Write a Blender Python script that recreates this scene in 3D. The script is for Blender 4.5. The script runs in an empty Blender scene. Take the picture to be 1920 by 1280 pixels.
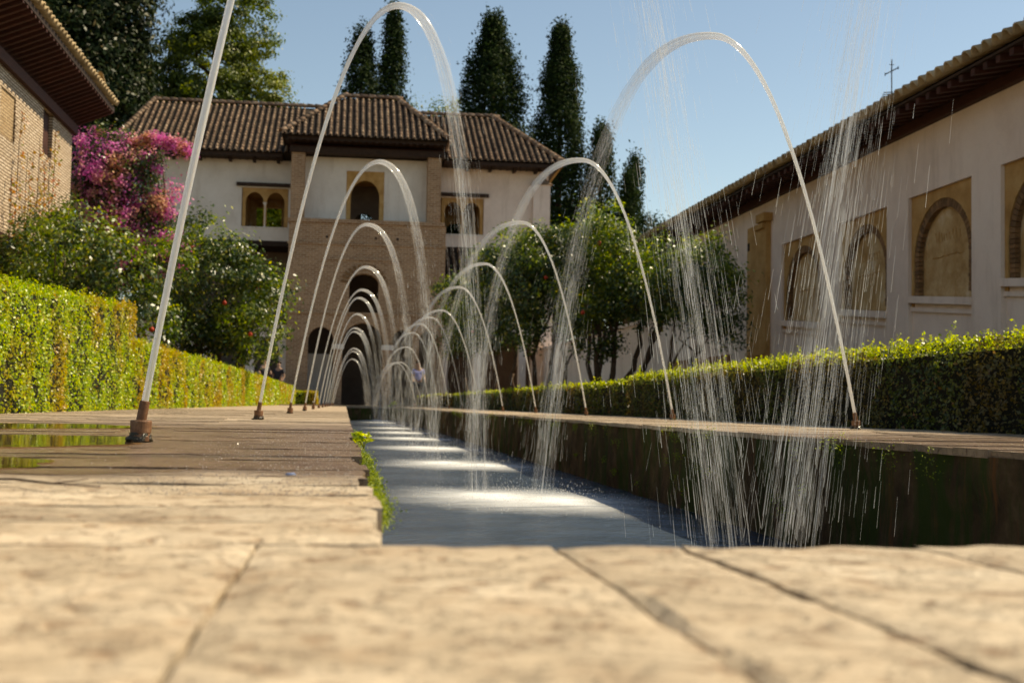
import bpy, math, random
import numpy as np
from math import sin, cos, pi, radians, sqrt, atan2, tan, atan
from mathutils import Vector, Matrix, noise

scene = bpy.context.scene
COL = scene.collection
random.seed(7)
RNG = np.random.default_rng(11)

# ------------------------------------------------------------------ camera
CAM_H = 0.09
FPX = 2400.0
TH = atan(121 / FPX); PS = atan(311 / FPX * cos(TH)); RO = radians(1.0)
cF = Vector((sin(PS) * cos(TH), cos(PS) * cos(TH), sin(TH)))
cR0 = Vector((cos(PS), -sin(PS), 0)); cU0 = cR0.cross(cF)
cR = cR0 * cos(RO) + cU0 * sin(RO); cU = cU0 * cos(RO) - cR0 * sin(RO)
cam_d = bpy.data.cameras.new('camera'); cam = bpy.data.objects.new('camera', cam_d); COL.objects.link(cam)
M = Matrix.Identity(4)
for i in range(3):
    M[i][0] = cR[i]; M[i][1] = cU[i]; M[i][2] = -cF[i]
M[2][3] = CAM_H
cam.matrix_world = M
cam_d.sensor_width = 36; cam_d.lens = 36 * FPX / 1920
cam_d.clip_start = 0.02; cam_d.clip_end = 4000
cam_d.dof.use_dof = True; cam_d.dof.focus_distance = 3.3; cam_d.dof.aperture_fstop = 8.5
cam_d.dof.aperture_blades = 7
scene.camera = cam

def at(px, py, x=None, y=None, z=None):
    """a point of the photograph dropped onto the plane x=, y= or z="""
    d = cF * FPX + cR * (px - 960) + cU * (640 - py)
    o = Vector((0, 0, CAM_H))
    t = x / d.x if x is not None else y / d.y if y is not None else (z - CAM_H) / d.z
    return o + d * t

# ------------------------------------------------------------------ light
SUN_EL = radians(47); SUN_AZ = radians(13)      # azimuth measured from +x towards +y
world = bpy.data.worlds.new('World'); scene.world = world; world.use_nodes = True
wn = world.node_tree; wn.nodes.clear()
sky = wn.nodes.new('ShaderNodeTexSky'); sky.sky_type = 'NISHITA'; sky.sun_disc = False
sky.sun_elevation = SUN_EL; sky.sun_rotation = pi / 2 - SUN_AZ
sky.air_density = 1.0; sky.dust_density = 0.5; sky.ozone_density = 1.6; sky.altitude = 700
bg = wn.nodes.new('ShaderNodeBackground'); bg.inputs[1].default_value = 0.120
wo = wn.nodes.new('ShaderNodeOutputWorld')
wn.links.new(sky.outputs[0], bg.inputs[0]); wn.links.new(bg.outputs[0], wo.inputs[0])
sl = bpy.data.lights.new('sun', 'SUN'); sl.energy = 5.0; sl.angle = radians(0.53); sl.color = (1, 0.93, 0.80)
sun = bpy.data.objects.new('sun', sl); COL.objects.link(sun)
sdir = Vector((cos(SUN_EL) * cos(SUN_AZ), cos(SUN_EL) * sin(SUN_AZ), sin(SUN_EL)))
sun.rotation_euler = sdir.to_track_quat('Z', 'Y').to_euler(); sun.location = sdir * 100
vs = scene.view_settings
vs.view_transform = 'Standard'; vs.look = 'None'; vs.exposure = 0.34; vs.gamma = 1; vs.use_curve_mapping = False
vs.use_white_balance = True; vs.white_balance_temperature = 8200; vs.white_balance_tint = 6
scene.render.engine = 'CYCLES'
cy = scene.cycles
cy.max_bounces = 8; cy.transparent_max_bounces = 24; cy.diffuse_bounces = 3; cy.glossy_bounces = 3
cy.transmission_bounces = 4; cy.sample_clamp_indirect = 6; cy.use_denoising = True

# ------------------------------------------------------------------ helpers
def tag(o, label=None, cat=None, group=None, kind=None):
    if label: o['label'] = label
    if cat: o['category'] = cat
    if group: o['group'] = group
    if kind: o['kind'] = kind
    return o

def empty(name, loc, label, cat, group=None, rz=0):
    o = bpy.data.objects.new(name, None); COL.objects.link(o)
    o.location = loc; o.rotation_euler[2] = rz; o.empty_display_size = .1
    return tag(o, label, cat, group)

def link_mesh(name, me, parent=None, mw=True):
    o = bpy.data.objects.new(name, me); COL.objects.link(o)
    if parent is not None:
        o.parent = parent
        if mw: # geometry given in world coordinates: undo the parents
            p = Matrix.Identity(4); q = parent
            chain = []
            while q is not None: chain.append(q); q = q.parent
            for q in reversed(chain):
                p = p @ q.matrix_parent_inverse @ Matrix.LocRotScale(q.location, q.rotation_euler, q.scale) if q is not chain[-1] else Matrix.LocRotScale(q.location, q.rotation_euler, q.scale)
            o.matrix_parent_inverse = p.inverted()
    return o

def pieces(name, mat, parent, boxes):
    for b in boxes: MB().box(*b).build(name, mat, parent)

class MB:
    def __init__(s): s.v = []; s.f = []; s.c = None
    def hexa(s, p):
        b = len(s.v); s.v += [tuple(q) for q in p]
        for f in ((3, 2, 1, 0), (4, 5, 6, 7), (0, 1, 5, 4), (1, 2, 6, 5), (2, 3, 7, 6), (3, 0, 4, 7)):
            s.f.append(tuple(b + i for i in f))
        return s
    def box(s, x0, x1, y0, y1, z0, z1):
        return s.hexa([(x0, y0, z0), (x1, y0, z0), (x1, y1, z0), (x0, y1, z0), (x0, y0, z1), (x1, y0, z1), (x1, y1, z1), (x0, y1, z1)])
    def quad(s, a, b, c, d):
        n = len(s.v); s.v += [tuple(a), tuple(b), tuple(c), tuple(d)]; s.f.append((n, n + 1, n + 2, n + 3)); return s
    def poly(s, pts):
        n = len(s.v); s.v += [tuple(a) for a in pts]; s.f.append(tuple(range(n, n + len(pts)))); return s
    def tube(s, pts, rad, n=8, caps=True):
        pts = [Vector(p) for p in pts]
        if not hasattr(rad, '__len__'): rad = [rad] * len(pts)
        rings = []
        up = None
        for i, p in enumerate(pts):
            t = (pts[min(i + 1, len(pts) - 1)] - pts[max(i - 1, 0)])
            t = t.normalized() if t.length > 1e-9 else Vector((0, 0, 1))
            if up is None: up = Vector((0, 1, 0)) if abs(t.y) < .9 else Vector((1, 0, 0))
            a = t.cross(up).normalized(); b = t.cross(a).normalized(); up = -b if False else b.cross(t).cross(t).normalized() if False else up
            rings.append(len(s.v))
            for k in range(n):
                an = 2 * pi * k / n
                s.v.append(tuple(p + (a * cos(an) + b * sin(an)) * rad[i]))
        for i in range(len(rings) - 1):
            for k in range(n):
                k2 = (k + 1) % n
                s.f.append((rings[i] + k, rings[i] + k2, rings[i + 1] + k2, rings[i + 1] + k))
        if caps:
            s.f.append(tuple(rings[0] + k for k in range(n))[::-1]); s.f.append(tuple(rings[-1] + k for k in range(n)))
        return s
    def lathe(s, cx, cy, prof, n=20):
        return s.tube([(cx, cy, z) for r, z in prof], [r for r, z in prof], n)
    def mesh(s, name, mat, smooth=False):
        me = bpy.data.meshes.new(name); me.from_pydata(s.v, [], s.f)
        if mat: me.materials.append(mat)
        if smooth: me.polygons.foreach_set('use_smooth', [True] * len(me.polygons))
        me.update(); return me
    def build(s, name, mat, parent=None, smooth=False):
        return link_mesh(name, s.mesh(name, mat, smooth), parent)

def np_mesh(name, V, nper, mat, smooth=False):
    """V: (faces*nper, 3) array, each face its own vertices"""
    me = bpy.data.meshes.new(name)
    nv = len(V); nf = nv // nper
    me.vertices.add(nv); me.vertices.foreach_set('co', np.asarray(V, dtype=np.float32).ravel())
    me.loops.add(nv); me.loops.foreach_set('vertex_index', np.arange(nv, dtype=np.int32))
    me.polygons.add(nf); me.polygons.foreach_set('loop_start', np.arange(0, nv, nper, dtype=np.int32))
    me.materials.append(mat); me.update(calc_edges=True); me.validate()
    return me

def leaves(name, P, N, size, mat, parent=None, aspect=.55, jitter=.8, sizevar=.35):
    n = len(P)
    N = N + RNG.normal(0, jitter, (n, 3)); N /= np.linalg.norm(N, axis=1)[:, None] + 1e-9
    A = RNG.normal(0, 1, (n, 3)); A -= (A * N).sum(1)[:, None] * N; A /= np.linalg.norm(A, axis=1)[:, None] + 1e-9
    B = np.cross(N, A)
    L = (size * (1 + RNG.uniform(-sizevar, sizevar, n)))[:, None]
    a = A * L * .5; b = B * L * .5 * aspect
    V = np.empty((n, 4, 3))
    V[:, 0] = P - a; V[:, 1] = P + b + a * .15 + N * L * .06; V[:, 2] = P + a; V[:, 3] = P - b + a * .15 + N * L * .06
    me = np_mesh(name, V.reshape(-1, 3), 4, mat)
    return link_mesh(name, me, parent)

# ------------------------------------------------------------------ materials
class NT:
    def __init__(s, name):
        s.m = bpy.data.materials.new(name); s.m.use_nodes = True; s.t = s.m.node_tree; s.t.nodes.clear()
        s.out = s.n('ShaderNodeOutputMaterial')
    def n(s, k, **kw):
        nd = s.t.nodes.new(k)
        for a, b in kw.items(): setattr(nd, a, b)
        return nd
    def l(s, a, b): s.t.links.new(a, b)
    def coord(s, scale=(1, 1, 1), kind='Position'):
        mp = s.n('ShaderNodeMapping'); mp.inputs['Scale'].default_value = scale
        if kind == 'Position': g = s.n('ShaderNodeNewGeometry'); s.l(g.outputs['Position'], mp.inputs[0])
        else: g = s.n('ShaderNodeTexCoord'); s.l(g.outputs[kind], mp.inputs[0])
        return mp.outputs[0]
    def noise(s, vec, scale, detail=5, rough=.6, dist=0):
        x = s.n('ShaderNodeTexNoise'); x.inputs['Scale'].default_value = scale; x.inputs['Detail'].default_value = detail
        x.inputs['Roughness'].default_value = rough; x.inputs['Distortion'].default_value = dist
        s.l(vec, x.inputs['Vector']); return x.outputs['Fac']
    def ramp(s, fac, stops):
        r = s.n('ShaderNodeValToRGB'); e = r.color_ramp.elements
        while len(e) < len(stops): e.new(.5)
        for el, (p, c) in zip(e, stops):
            el.position = p; el.color = (*c, 1) if hasattr(c, '__len__') else (c, c, c, 1)
        s.l(fac, r.inputs[0]); return r.outputs[0]
    def mix(s, fac, a, b, mode='MIX'):
        x = s.n('ShaderNodeMix', data_type='RGBA', blend_type=mode)
        for i, v in ((0, fac), (6, a), (7, b)):
            if hasattr(v, 'links') or hasattr(v, 'is_linked'): s.l(v, x.inputs[i])
            else: x.inputs[i].default_value = v if i == 0 else ((*v, 1) if len(v) == 3 else v)
        return x.outputs[2]
    def math(s, op, a, b=0.0, clamp=False):
        x = s.n('ShaderNodeMath', operation=op); x.use_clamp = clamp
        for i, v in ((0, a), (1, b)):
            if hasattr(v, 'is_linked'): s.l(v, x.inputs[i])
            else: x.inputs[i].default_value = v
        return x.outputs[0]
    def bump(s, h, strength=.4, dist=.02):
        b = s.n('ShaderNodeBump'); b.inputs['Strength'].default_value = strength; b.inputs['Distance'].default_value = dist
        s.l(h, b.inputs['Height']); return b.outputs[0]
    def bsdf(s, color, rough=.8, normal=None, spec=.4, **kw):
        p = s.n('ShaderNodeBsdfPrincipled')
        for k, v in (('Base Color', color), ('Roughness', rough), ('Specular IOR Level', spec)):
            if hasattr(v, 'is_linked'): s.l(v, p.inputs[k])
            else: p.inputs[k].default_value = (*v, 1) if k == 'Base Color' else v
        if normal is not None: s.l(normal, p.inputs['Normal'])
        for k, v in kw.items(): p.inputs[k].default_value = v
        return p.outputs[0]
    def done(s, sh): s.l(sh, s.out.inputs[0]); return s.m

def mat_noise(name, stops, scale=3, rough=.85, bump=.4, bscale=30, dist=.01, stretch=(1, 1, 1), rand=0.0, spec=.3):
    t = NT(name); v = t.coord(stretch)
    c = t.ramp(t.noise(v, scale, 7, .65), stops)
    fine = t.noise(v, bscale, 6, .7)
    c = t.mix(.35, c, t.ramp(fine, [(.3, .35), (.7, 1.0)]), 'MULTIPLY')
    if rand:
        oi = t.n('ShaderNodeObjectInfo'); g = t.n('ShaderNodeNewGeometry')
        r = t.math('FRACT', t.math('ADD', oi.outputs['Random'], g.outputs['Random Per Island']))
        h = t.n('ShaderNodeHueSaturation'); t.l(c, h.inputs['Color'])
        t.l(t.math('ADD', t.math('MULTIPLY', r, rand), 1 - rand / 2), h.inputs['Value'])
        c = h.outputs[0]
    return t.done(t.bsdf(c, rough, t.bump(fine, bump, dist), spec))

def mat_leaf(name, cols, patch=None, patch_scale=.8, gloss=.32, trans=.45, spec=.5):
    gloss = max(gloss, .38)
    """cols: ramp stops over a per-leaf random value; patch: (colour stops) mixed in by large noise"""
    t = NT(name); g = t.n('ShaderNodeNewGeometry')
    c = t.ramp(g.outputs['Random Per Island'], cols)
    if patch:
        v = t.coord((1, 1, .6)); nf = t.noise(v, patch_scale, 3, .6)
        c2 = t.ramp(g.outputs['Random Per Island'], patch)
        c = t.mix(t.ramp(nf, [(.47, 0.0), (.60, 1.0)]), c, c2)
    p = t.bsdf(c, gloss, None, spec)
    tr = t.n('ShaderNodeBsdfTranslucent'); br = t.n('ShaderNodeHueSaturation'); br.inputs['Value'].default_value = 1.6; br.inputs['Saturation'].default_value = 1.1
    t.l(c, br.inputs['Color']); t.l(br.outputs[0], tr.inputs[0])
    mx = t.n('ShaderNodeMixShader'); mx.inputs[0].default_value = trans
    t.l(p, mx.inputs[1]); t.l(tr.outputs[0], mx.inputs[2])
    return t.done(mx.outputs[0])

def mat_brick(name, c1, c2, mortar, axis, bw=.28, bh=.055, msize=.008, bump=.5, rough=.9, grime=.35):
    """courses run horizontally; axis 'x' for walls facing y, 'y' for walls facing x"""
    t = NT(name); g = t.n('ShaderNodeNewGeometry'); sp = t.n('ShaderNodeSeparateXYZ'); t.l(g.outputs['Position'], sp.inputs[0])
    cb = t.n('ShaderNodeCombineXYZ'); t.l(sp.outputs[0 if axis == 'x' else 1], cb.inputs[0]); t.l(sp.outputs[2], cb.inputs[1])
    wob = t.noise(g.outputs['Position'], 1.7, 3); 
    cb2 = t.n('ShaderNodeVectorMath', operation='ADD'); t.l(cb.outputs[0], cb2.inputs[0])
    wv = t.n('ShaderNodeCombineXYZ'); t.l(t.math('MULTIPLY', wob, .05), wv.inputs[1]); t.l(wv.outputs[0], cb2.inputs[1])
    b = t.n('ShaderNodeTexBrick'); t.l(cb2.outputs[0], b.inputs['Vector']); b.inputs['Scale'].default_value = 1
    b.inputs['Brick Width'].default_value = bw; b.inputs['Row Height'].default_value = bh; b.inputs['Mortar Size'].default_value = msize
    b.inputs['Mortar Smooth'].default_value = .3; b.inputs['Color1'].default_value = (*c1, 1); b.inputs['Color2'].default_value = (*c2, 1); b.inputs['Mortar'].default_value = (*mortar, 1)
    n1 = t.noise(g.outputs['Position'], .7, 6, .7); n2 = t.noise(g.outputs['Position'], 9, 5, .7)
    c = t.mix(grime, b.outputs['Color'], t.ramp(n1, [(.3, .45), (.65, 1.0)]), 'MULTIPLY')
    c = t.mix(.4, c, t.ramp(n2, [(.3, .5), (.65, 1.1)]), 'MULTIPLY')
    h = t.math('ADD', t.math('MULTIPLY', b.outputs['Fac'], -1.0), t.math('MULTIPLY', n2, .8))
    return t.done(t.bsdf(c, rough, t.bump(h, bump, .01), .2))

MT = {}
def mat_ledge():
    t = NT('worn_limestone'); g = t.n('ShaderNodeNewGeometry'); pos = g.outputs['Position']
    v = t.coord((1, 1, 1)); vs_ = t.coord((.35, 1, 1))
    c = t.ramp(t.noise(v, 4.5, 8, .68), [(.25, (.28, .20, .135)), (.42, (.46, .35, .235)), (.58, (.60, .475, .335)), (.78, (.76, .65, .50))])
    # pits and brown flecks
    fl = t.noise(v, 42, 5, .6, .5)
    c = t.mix(t.ramp(fl, [(.565, 0.0), (.65, .85)]), c, (.25, .14, .07))
    big = t.noise(v, 10, 7, .7, .5); c = t.mix(t.ramp(big, [(.53, 0.0), (.66, .65)]), c, (.36, .23, .13))
    crk = t.noise(t.coord((1, 1.3, 1)), 11, 8, .75, 1.6)
    crk = t.ramp(t.math('ABSOLUTE', t.math('SUBTRACT', crk, .5)), [(0.0, 1.0), (.014, 0.0)])
    c = t.mix(t.math('MULTIPLY', crk, .38), c, (.14, .08, .035))
    oi = t.n('ShaderNodeObjectInfo'); hs = t.n('ShaderNodeHueSaturation'); t.l(c, hs.inputs['Color'])
    t.l(t.math('ADD', t.math('MULTIPLY', oi.outputs['Random'], .28), .86), hs.inputs['Value']); c = hs.outputs[0]
    # wet ground round the nozzles
    sp = t.n('ShaderNodeSeparateXYZ'); t.l(pos, sp.inputs[0]); y = sp.outputs[1]
    wn_ = t.noise(t.coord((.6, 1, 1)), 3.2, 5, .6)
    yy = t.math('ADD', y, t.math('MULTIPLY', t.math('SUBTRACT', wn_, .5), .75))
    wet = t.math('MULTIPLY', t.ramp(t.math('MULTIPLY', yy, .1), [(.150, 0.0), (.163, 1.0)]),
                 t.math('SUBTRACT', 1.0, t.math('MULTIPLY', t.ramp(t.math('MULTIPLY', yy, .1), [(.44, 0.0), (.62, 1.0)]), .75)))
    c = t.mix(t.math('MULTIPLY', wet, .85), c, t.mix(1.0, c, (.36, .25, .165), 'MULTIPLY'))
    grit = t.noise(v, 140, 4, .8)
    rough = t.math('SUBTRACT', .78, t.math('MULTIPLY', wet, .56))
    h = t.math('ADD', t.math('MULTIPLY', t.noise(v, 22, 8, .7), 1.0), t.math('MULTIPLY', grit, t.math('ADD', .45, t.math('MULTIPLY', wet, .5))))
    h = t.math('SUBTRACT', h, t.math('MULTIPLY', crk, .35)); h = t.math('SUBTRACT', h, t.math('MULTIPLY', t.ramp(fl, [(.56, 0.0), (.66, 1.0)]), .35))
    return t.done(t.bsdf(c, rough, t.bump(h, .75, .006), .45))
MT['ledge'] = mat_ledge()
def mat_plaster(name, stops):
    t = NT(name); v = t.coord((1, 1, 1)); c = t.ramp(t.noise(v, .8, 7, .65), stops)
    c = t.mix(t.ramp(t.noise(t.coord((1, 1, .16)), 2.6, 6, .7), [(.54, 0.0), (.72, .34)]), c, (.36, .25, .17))      # rain streaks
    c = t.mix(t.ramp(t.noise(v, 3.4, 6, .75, .8), [(.60, 0.0), (.68, .30)]), c, (.80, .70, .60))                      # repaired patches
    hl = t.noise(v, 1.3, 8, .8, 1.2); hl = t.ramp(t.math('ABSOLUTE', t.math('SUBTRACT', hl, .5)), [(0.0, .35), (.004, 0.0)])
    c = t.mix(hl, c, (.22, .15, .10))
    h = t.noise(v, 26, 8, .75)
    return t.done(t.bsdf(c, .92, t.bump(h, .35, .008), .2))
MT['plaster'] = mat_plaster('lime_plaster', [(.25, (.62, .54, .46)), (.55, (.74, .66, .58)), (.8, (.80, .73, .65))])
MT['plaster_pink'] = mat_plaster('pink_lime_plaster', [(.25, (.67, .52, .43)), (.55, (.81, .66, .56)), (.8, (.85, .72, .62))])
MT['ochre'] = mat_noise('ochre_stucco', [(.25, (.34, .17, .05)), (.5, (.52, .29, .10)), (.75, (.64, .40, .17))], 2.6, .9, .5, 40, .008)
MT['ochre_light'] = mat_noise('weathered_ochre_fresco', [(.25, (.34, .18, .06)), (.42, (.50, .30, .12)), (.56, (.62, .42, .21)), (.72, (.78, .64, .46))], 2.4, .9, .3, 30, .006)
MT['tower_brick'] = mat_brick('tower_brick', (.46, .27, .15), (.31, .165, .085), (.54, .38, .25), 'x', .26, .085, .016, .9)
MT['tower_brick_side'] = mat_brick('tower_brick_side', (.34, .20, .115), (.27, .15, .085), (.36, .26, .18), 'y', .26, .07, .012)
MT['cream_brick'] = mat_brick('cream_brick', (.72, .58, .44), (.58, .45, .32), (.20, .13, .08), 'y', .27, .058, .015, .9, .9, .3)
MT['voussoir'] = mat_noise('voussoir_brick', [(.3, (.17, .085, .035)), (.7, (.30, .165, .075))], 6, .9, .5, 50, .006, rand=.5)
MT['tile'] = mat_noise('barrel_roof_tile', [(.2, (.09, .052, .032)), (.42, (.21, .125, .08)), (.6, (.37, .25, .165)), (.8, (.56, .43, .31))], 3.5, .85, .5, 30, .01, rand=.8)
MT['tile_pale'] = mat_noise('pale_roof_tile', [(.25, (.33, .21, .105)), (.5, (.50, .36, .20)), (.75, (.62, .48, .30))], 3.5, .85, .5, 30, .01, rand=.45)
MT['tile_bed'] = mat_noise('roof_tile_bed', [(.3, (.02, .013, .009)), (.7, (.05, .032, .02))], 4, .95, .5, 25, .02)
MT['wood'] = mat_noise('dark_red_wood', [(.3, (.035, .010, .006)), (.7, (.085, .024, .012))], 6, .7, .4, 50, .004, (1, 1, 6), rand=.4)
MT['wood_dark'] = mat_noise('black_brown_wood', [(.3, (.025, .012, .007)), (.7, (.055, .028, .016))], 6, .75, .4, 50, .004, rand=.4)
MT['bronze'] = mat_noise('corroded_bronze', [(.3, (.10, .045, .02)), (.55, (.22, .10, .045)), (.75, (.34, .20, .11))], 60, .5, .8, 260, .002)
MT['crust'] = mat_noise('wet_mineral_crust', [(.3, (.012, .008, .005)), (.6, (.05, .035, .012)), (.8, (.10, .07, .02))], 90, .22, 1.0, 220, .005, spec=.6)
MT['soil'] = mat_noise('garden_soil', [(.3, (.09, .06, .035)), (.7, (.20, .145, .09))], 1.5, .95, .6, 14, .03)
MT['bark'] = mat_noise('rough_bark', [(.3, (.06, .035, .02)), (.7, (.16, .10, .06))], 9, .9, .8, 30, .03, (1, 1, .35))
MT['iron'] = mat_noise('dark_iron', [(.3, (.02, .02, .022)), (.7, (.05, .045, .04))], 20, .6, .3, 60, .002)
MT['shade_wall'] = mat_noise('portico_back_wall', [(.3, (.16, .11, .08)), (.7, (.26, .19, .14))], 1, .9, .3, 20, .01)  # dark colour carries the shade of the portico and deep rooms
MT['core'] = mat_noise('hedge_twigs', [(.3, (.008, .008, .003)), (.7, (.022, .020, .007))], 20, .95, .9, 60, .03)

def mat_channel_wall():
    t = NT('mossy_channel_wall'); v = t.coord((1, 1, 1)); vst = t.coord((1.4, 1.4, .18))
    c = t.ramp(t.noise(v, 5, 8, .7), [(.3, (.05, .03, .014)), (.5, (.14, .08, .036)), (.7, (.26, .165, .08))])
    c = t.mix(t.ramp(t.noise(vst, 5, 5, .7), [(.46, 0.0), (.60, .9)]), c, (.055, .085, .012))
    c = t.mix(t.ramp(t.noise(vst, 9, 5, .7), [(.60, 0.0), (.70, .7)]), c, (.30, .11, .03))
    h = t.noise(v, 30, 8, .8)
    return t.done(t.bsdf(c, .85, t.bump(h, 1.0, .05), .12))
MT['chan'] = mat_channel_wall()

def mat_water():
    t = NT('channel_water'); g = t.n('ShaderNodeNewGeometry')
    v = t.coord((1, 1, 1)); h1 = t.noise(v, 5, 6, .62); h2 = t.noise(v, 28, 3, .6)
    h = t.math('ADD', h1, t.math('MULTIPLY', h2, .16))
    nrm = t.bump(h, .55, .10)
    c = t.ramp(t.noise(t.coord((.7, 1, 1)), 1.6, 5, .6), [(.3, (.024, .036, .052)), (.7, (.070, .090, .118))])
    # aerated streaks drifting on the surface
    st = t.noise(t.coord((.8, 1.2, 1)), 26, 7, .8)
    c = t.mix(t.ramp(st, [(.64, 0.0), (.74, .5)]), c, (.55, .58, .60))
    return t.done(t.bsdf(c, .20, nrm, .5, IOR=1.33))
MT['water'] = mat_water()

def mat_stream(name, alpha, stripes, soft=1.0, emis=0):
    """aerated water: white scattering body, see-through by 'fade' stored on the mesh and thin at its edges"""
    t = NT(name)
    at_ = t.n('ShaderNodeAttribute'); at_.attribute_name = 'fade'
    uv = t.n('ShaderNodeAttribute'); uv.attribute_name = 'along'
    mp = t.n('ShaderNodeMapping'); mp.inputs['Scale'].default_value = (1, 1, 1); t.l(uv.outputs['Vector'], mp.inputs[0])
    ns = t.noise(mp.outputs[0], stripes, 4, .7)
    lw = t.n('ShaderNodeLayerWeight'); lw.inputs[0].default_value = .5
    edge = t.math('POWER', t.math('SUBTRACT', 1.0, lw.outputs['Facing']), soft)
    f = at_.outputs['Fac']
    # opaque where fade=1; striped and thin as fade drops
    th = t.math('MULTIPLY', t.math('SUBTRACT', ns, .5), 2.6)
    a = t.math('ADD', f, t.math('MULTIPLY', th, t.math('SUBTRACT', 1.0, f)), True)
    a = t.math('MULTIPLY', a, t.math('ADD', t.math('MULTIPLY', edge, t.math('SUBTRACT', 1.15, f)), f, True), True)
    a = t.math('MULTIPLY', a, alpha)
    d = t.n('ShaderNodeBsdfDiffuse'); d.inputs[0].default_value = (.90, .90, .90, 1)
    tr = t.n('ShaderNodeBsdfTranslucent'); tr.inputs[0].default_value = (.93, .92, .90, 1)
    gl = t.n('ShaderNodeBsdfGlossy'); gl.inputs[0].default_value = (.9, .9, .9, 1); gl.inputs[1].default_value = .12
    m1 = t.n('ShaderNodeMixShader'); m1.inputs[0].default_value = .55; t.l(d.outputs[0], m1.inputs[1]); t.l(tr.outputs[0], m1.inputs[2])
    m2 = t.n('ShaderNodeMixShader'); m2.inputs[0].default_value = .16; t.l(m1.outputs[0], m2.inputs[1]); t.l(gl.outputs[0], m2.inputs[2])
    gs = t.n('ShaderNodeBsdfGlass'); gs.inputs['IOR'].default_value = 1.33; gs.inputs['Roughness'].default_value = .08
    m4 = t.n('ShaderNodeMixShader'); t.l(t.math('MULTIPLY', f, .40), m4.inputs[0]); t.l(m2.outputs[0], m4.inputs[1]); t.l(gs.outputs[0], m4.inputs[2]); m2 = m4
    tp = t.n('ShaderNodeBsdfTransparent'); m3 = t.n('ShaderNodeMixShader'); t.l(a, m3.inputs[0]); t.l(tp.outputs[0], m3.inputs[1]); t.l(m2.outputs[0], m3.inputs[2])
    return t.done(m3.outputs[0])
MT['stream'] = mat_stream('jet_water', .84, 60)
def mat_drop():
    t = NT('water_droplets')
    d = t.n('ShaderNodeBsdfDiffuse'); d.inputs[0].default_value = (.85, .85, .84, 1)
    tr = t.n('ShaderNodeBsdfTranslucent'); tr.inputs[0].default_value = (.9, .88, .85, 1)
    gl = t.n('ShaderNodeBsdfGlossy'); gl.inputs[1].default_value = .1
    m1 = t.n('ShaderNodeMixShader'); m1.inputs[0].default_value = .55; t.l(d.outputs[0], m1.inputs[1]); t.l(tr.outputs[0], m1.inputs[2])
    m2 = t.n('ShaderNodeMixShader'); m2.inputs[0].default_value = .2; t.l(m1.outputs[0], m2.inputs[1]); t.l(gl.outputs[0], m2.inputs[2])
    tp = t.n('ShaderNodeBsdfTransparent'); m3 = t.n('ShaderNodeMixShader'); m3.inputs[0].default_value = .36
    t.l(tp.outputs[0], m3.inputs[1]); t.l(m2.outputs[0], m3.inputs[2])
    return t.done(m3.outputs[0])
MT['drop'] = mat_drop()
def mat_foam():
    t = NT('white_foam'); a_ = t.n('ShaderNodeAttribute'); a_.attribute_name = 'fade'
    n1 = t.noise(t.coord((.8, 1, 1)), 85, 8, .95); n2 = t.noise(t.coord((1, 1, 1)), 7, 4, .6)
    a = t.math('MULTIPLY', a_.outputs['Fac'], t.math('ADD', t.math('MULTIPLY', n1, 1.25), t.math('MULTIPLY', n2, .6)))
    a = t.math('SUBTRACT', t.math('MULTIPLY', a, 1.35), .22, True)
    d = t.n('ShaderNodeBsdfDiffuse'); d.inputs[0].default_value = (.80, .81, .82, 1)
    tp = t.n('ShaderNodeBsdfTransparent'); m3 = t.n('ShaderNodeMixShader')
    t.l(t.math('MULTIPLY', a, .9), m3.inputs[0]); t.l(tp.outputs[0], m3.inputs[1]); t.l(d.outputs[0], m3.inputs[2])
    return t.done(m3.outputs[0])
MT['foam'] = mat_foam()
def mat_puddle():
    t = NT('shallow_puddle'); v = t.coord((1, 1, 1)); n = t.noise(v, 9, 3, .5); b = t.bump(n, .10, .004)
    fr = t.n('ShaderNodeFresnel'); fr.inputs[0].default_value = 1.33; t.l(b, fr.inputs[1])
    gl = t.n('ShaderNodeBsdfGlossy'); gl.inputs[1].default_value = .03; t.l(b, gl.inputs['Normal'])
    tp = t.n('ShaderNodeBsdfTransparent'); tp.inputs[0].default_value = (.75, .66, .5, 1)
    m3 = t.n('ShaderNodeMixShader'); t.l(fr.outputs[0], m3.inputs[0]); t.l(tp.outputs[0], m3.inputs[1]); t.l(gl.outputs[0], m3.inputs[2])
    return t.done(m3.outputs[0])
MT['puddle'] = mat_puddle()

G = lambda *s: [(p, c) for p, c in s]
MT['hedge'] = mat_leaf('box_leaf', G((0, (.10, .18, .008)), (.35, (.25, .36, .012)), (.7, (.42, .50, .016)), (.93, (.58, .58, .03)), (1, (.34, .19, .04))),
                       G((0, (.30, .26, .012)), (.5, (.44, .33, .018)), (.9, (.46, .27, .02)), (1, (.30, .13, .025))), 1.25, .3, .42)
MT['hedge_dark'] = mat_leaf('shade_tinted_myrtle_leaf', G((0, (.025, .045, .008)), (.5, (.06, .085, .012)), (.9, (.14, .16, .02)), (1, (.22, .10, .03))), G((0, (.10, .08, .015)), (1, (.16, .10, .02))), 1.3, .32, .40)  # leaf colour darkened to carry the shade on the right hedge faces
MT['hedge_top'] = mat_leaf('sun_tinted_myrtle_shoot', G((0, (.26, .34, .012)), (.5, (.44, .50, .02)), (1, (.60, .56, .04))), None, 1, .25, .5)  # leaf colour brightened to carry sunlight on the shoots
MT['citrus'] = mat_leaf('pomegranate_leaf', G((0, (.014, .032, .005)), (.5, (.034, .066, .008)), (.85, (.09, .13, .014)), (1, (.30, .26, .03))), None, 1, .22, .28, .6)
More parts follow.
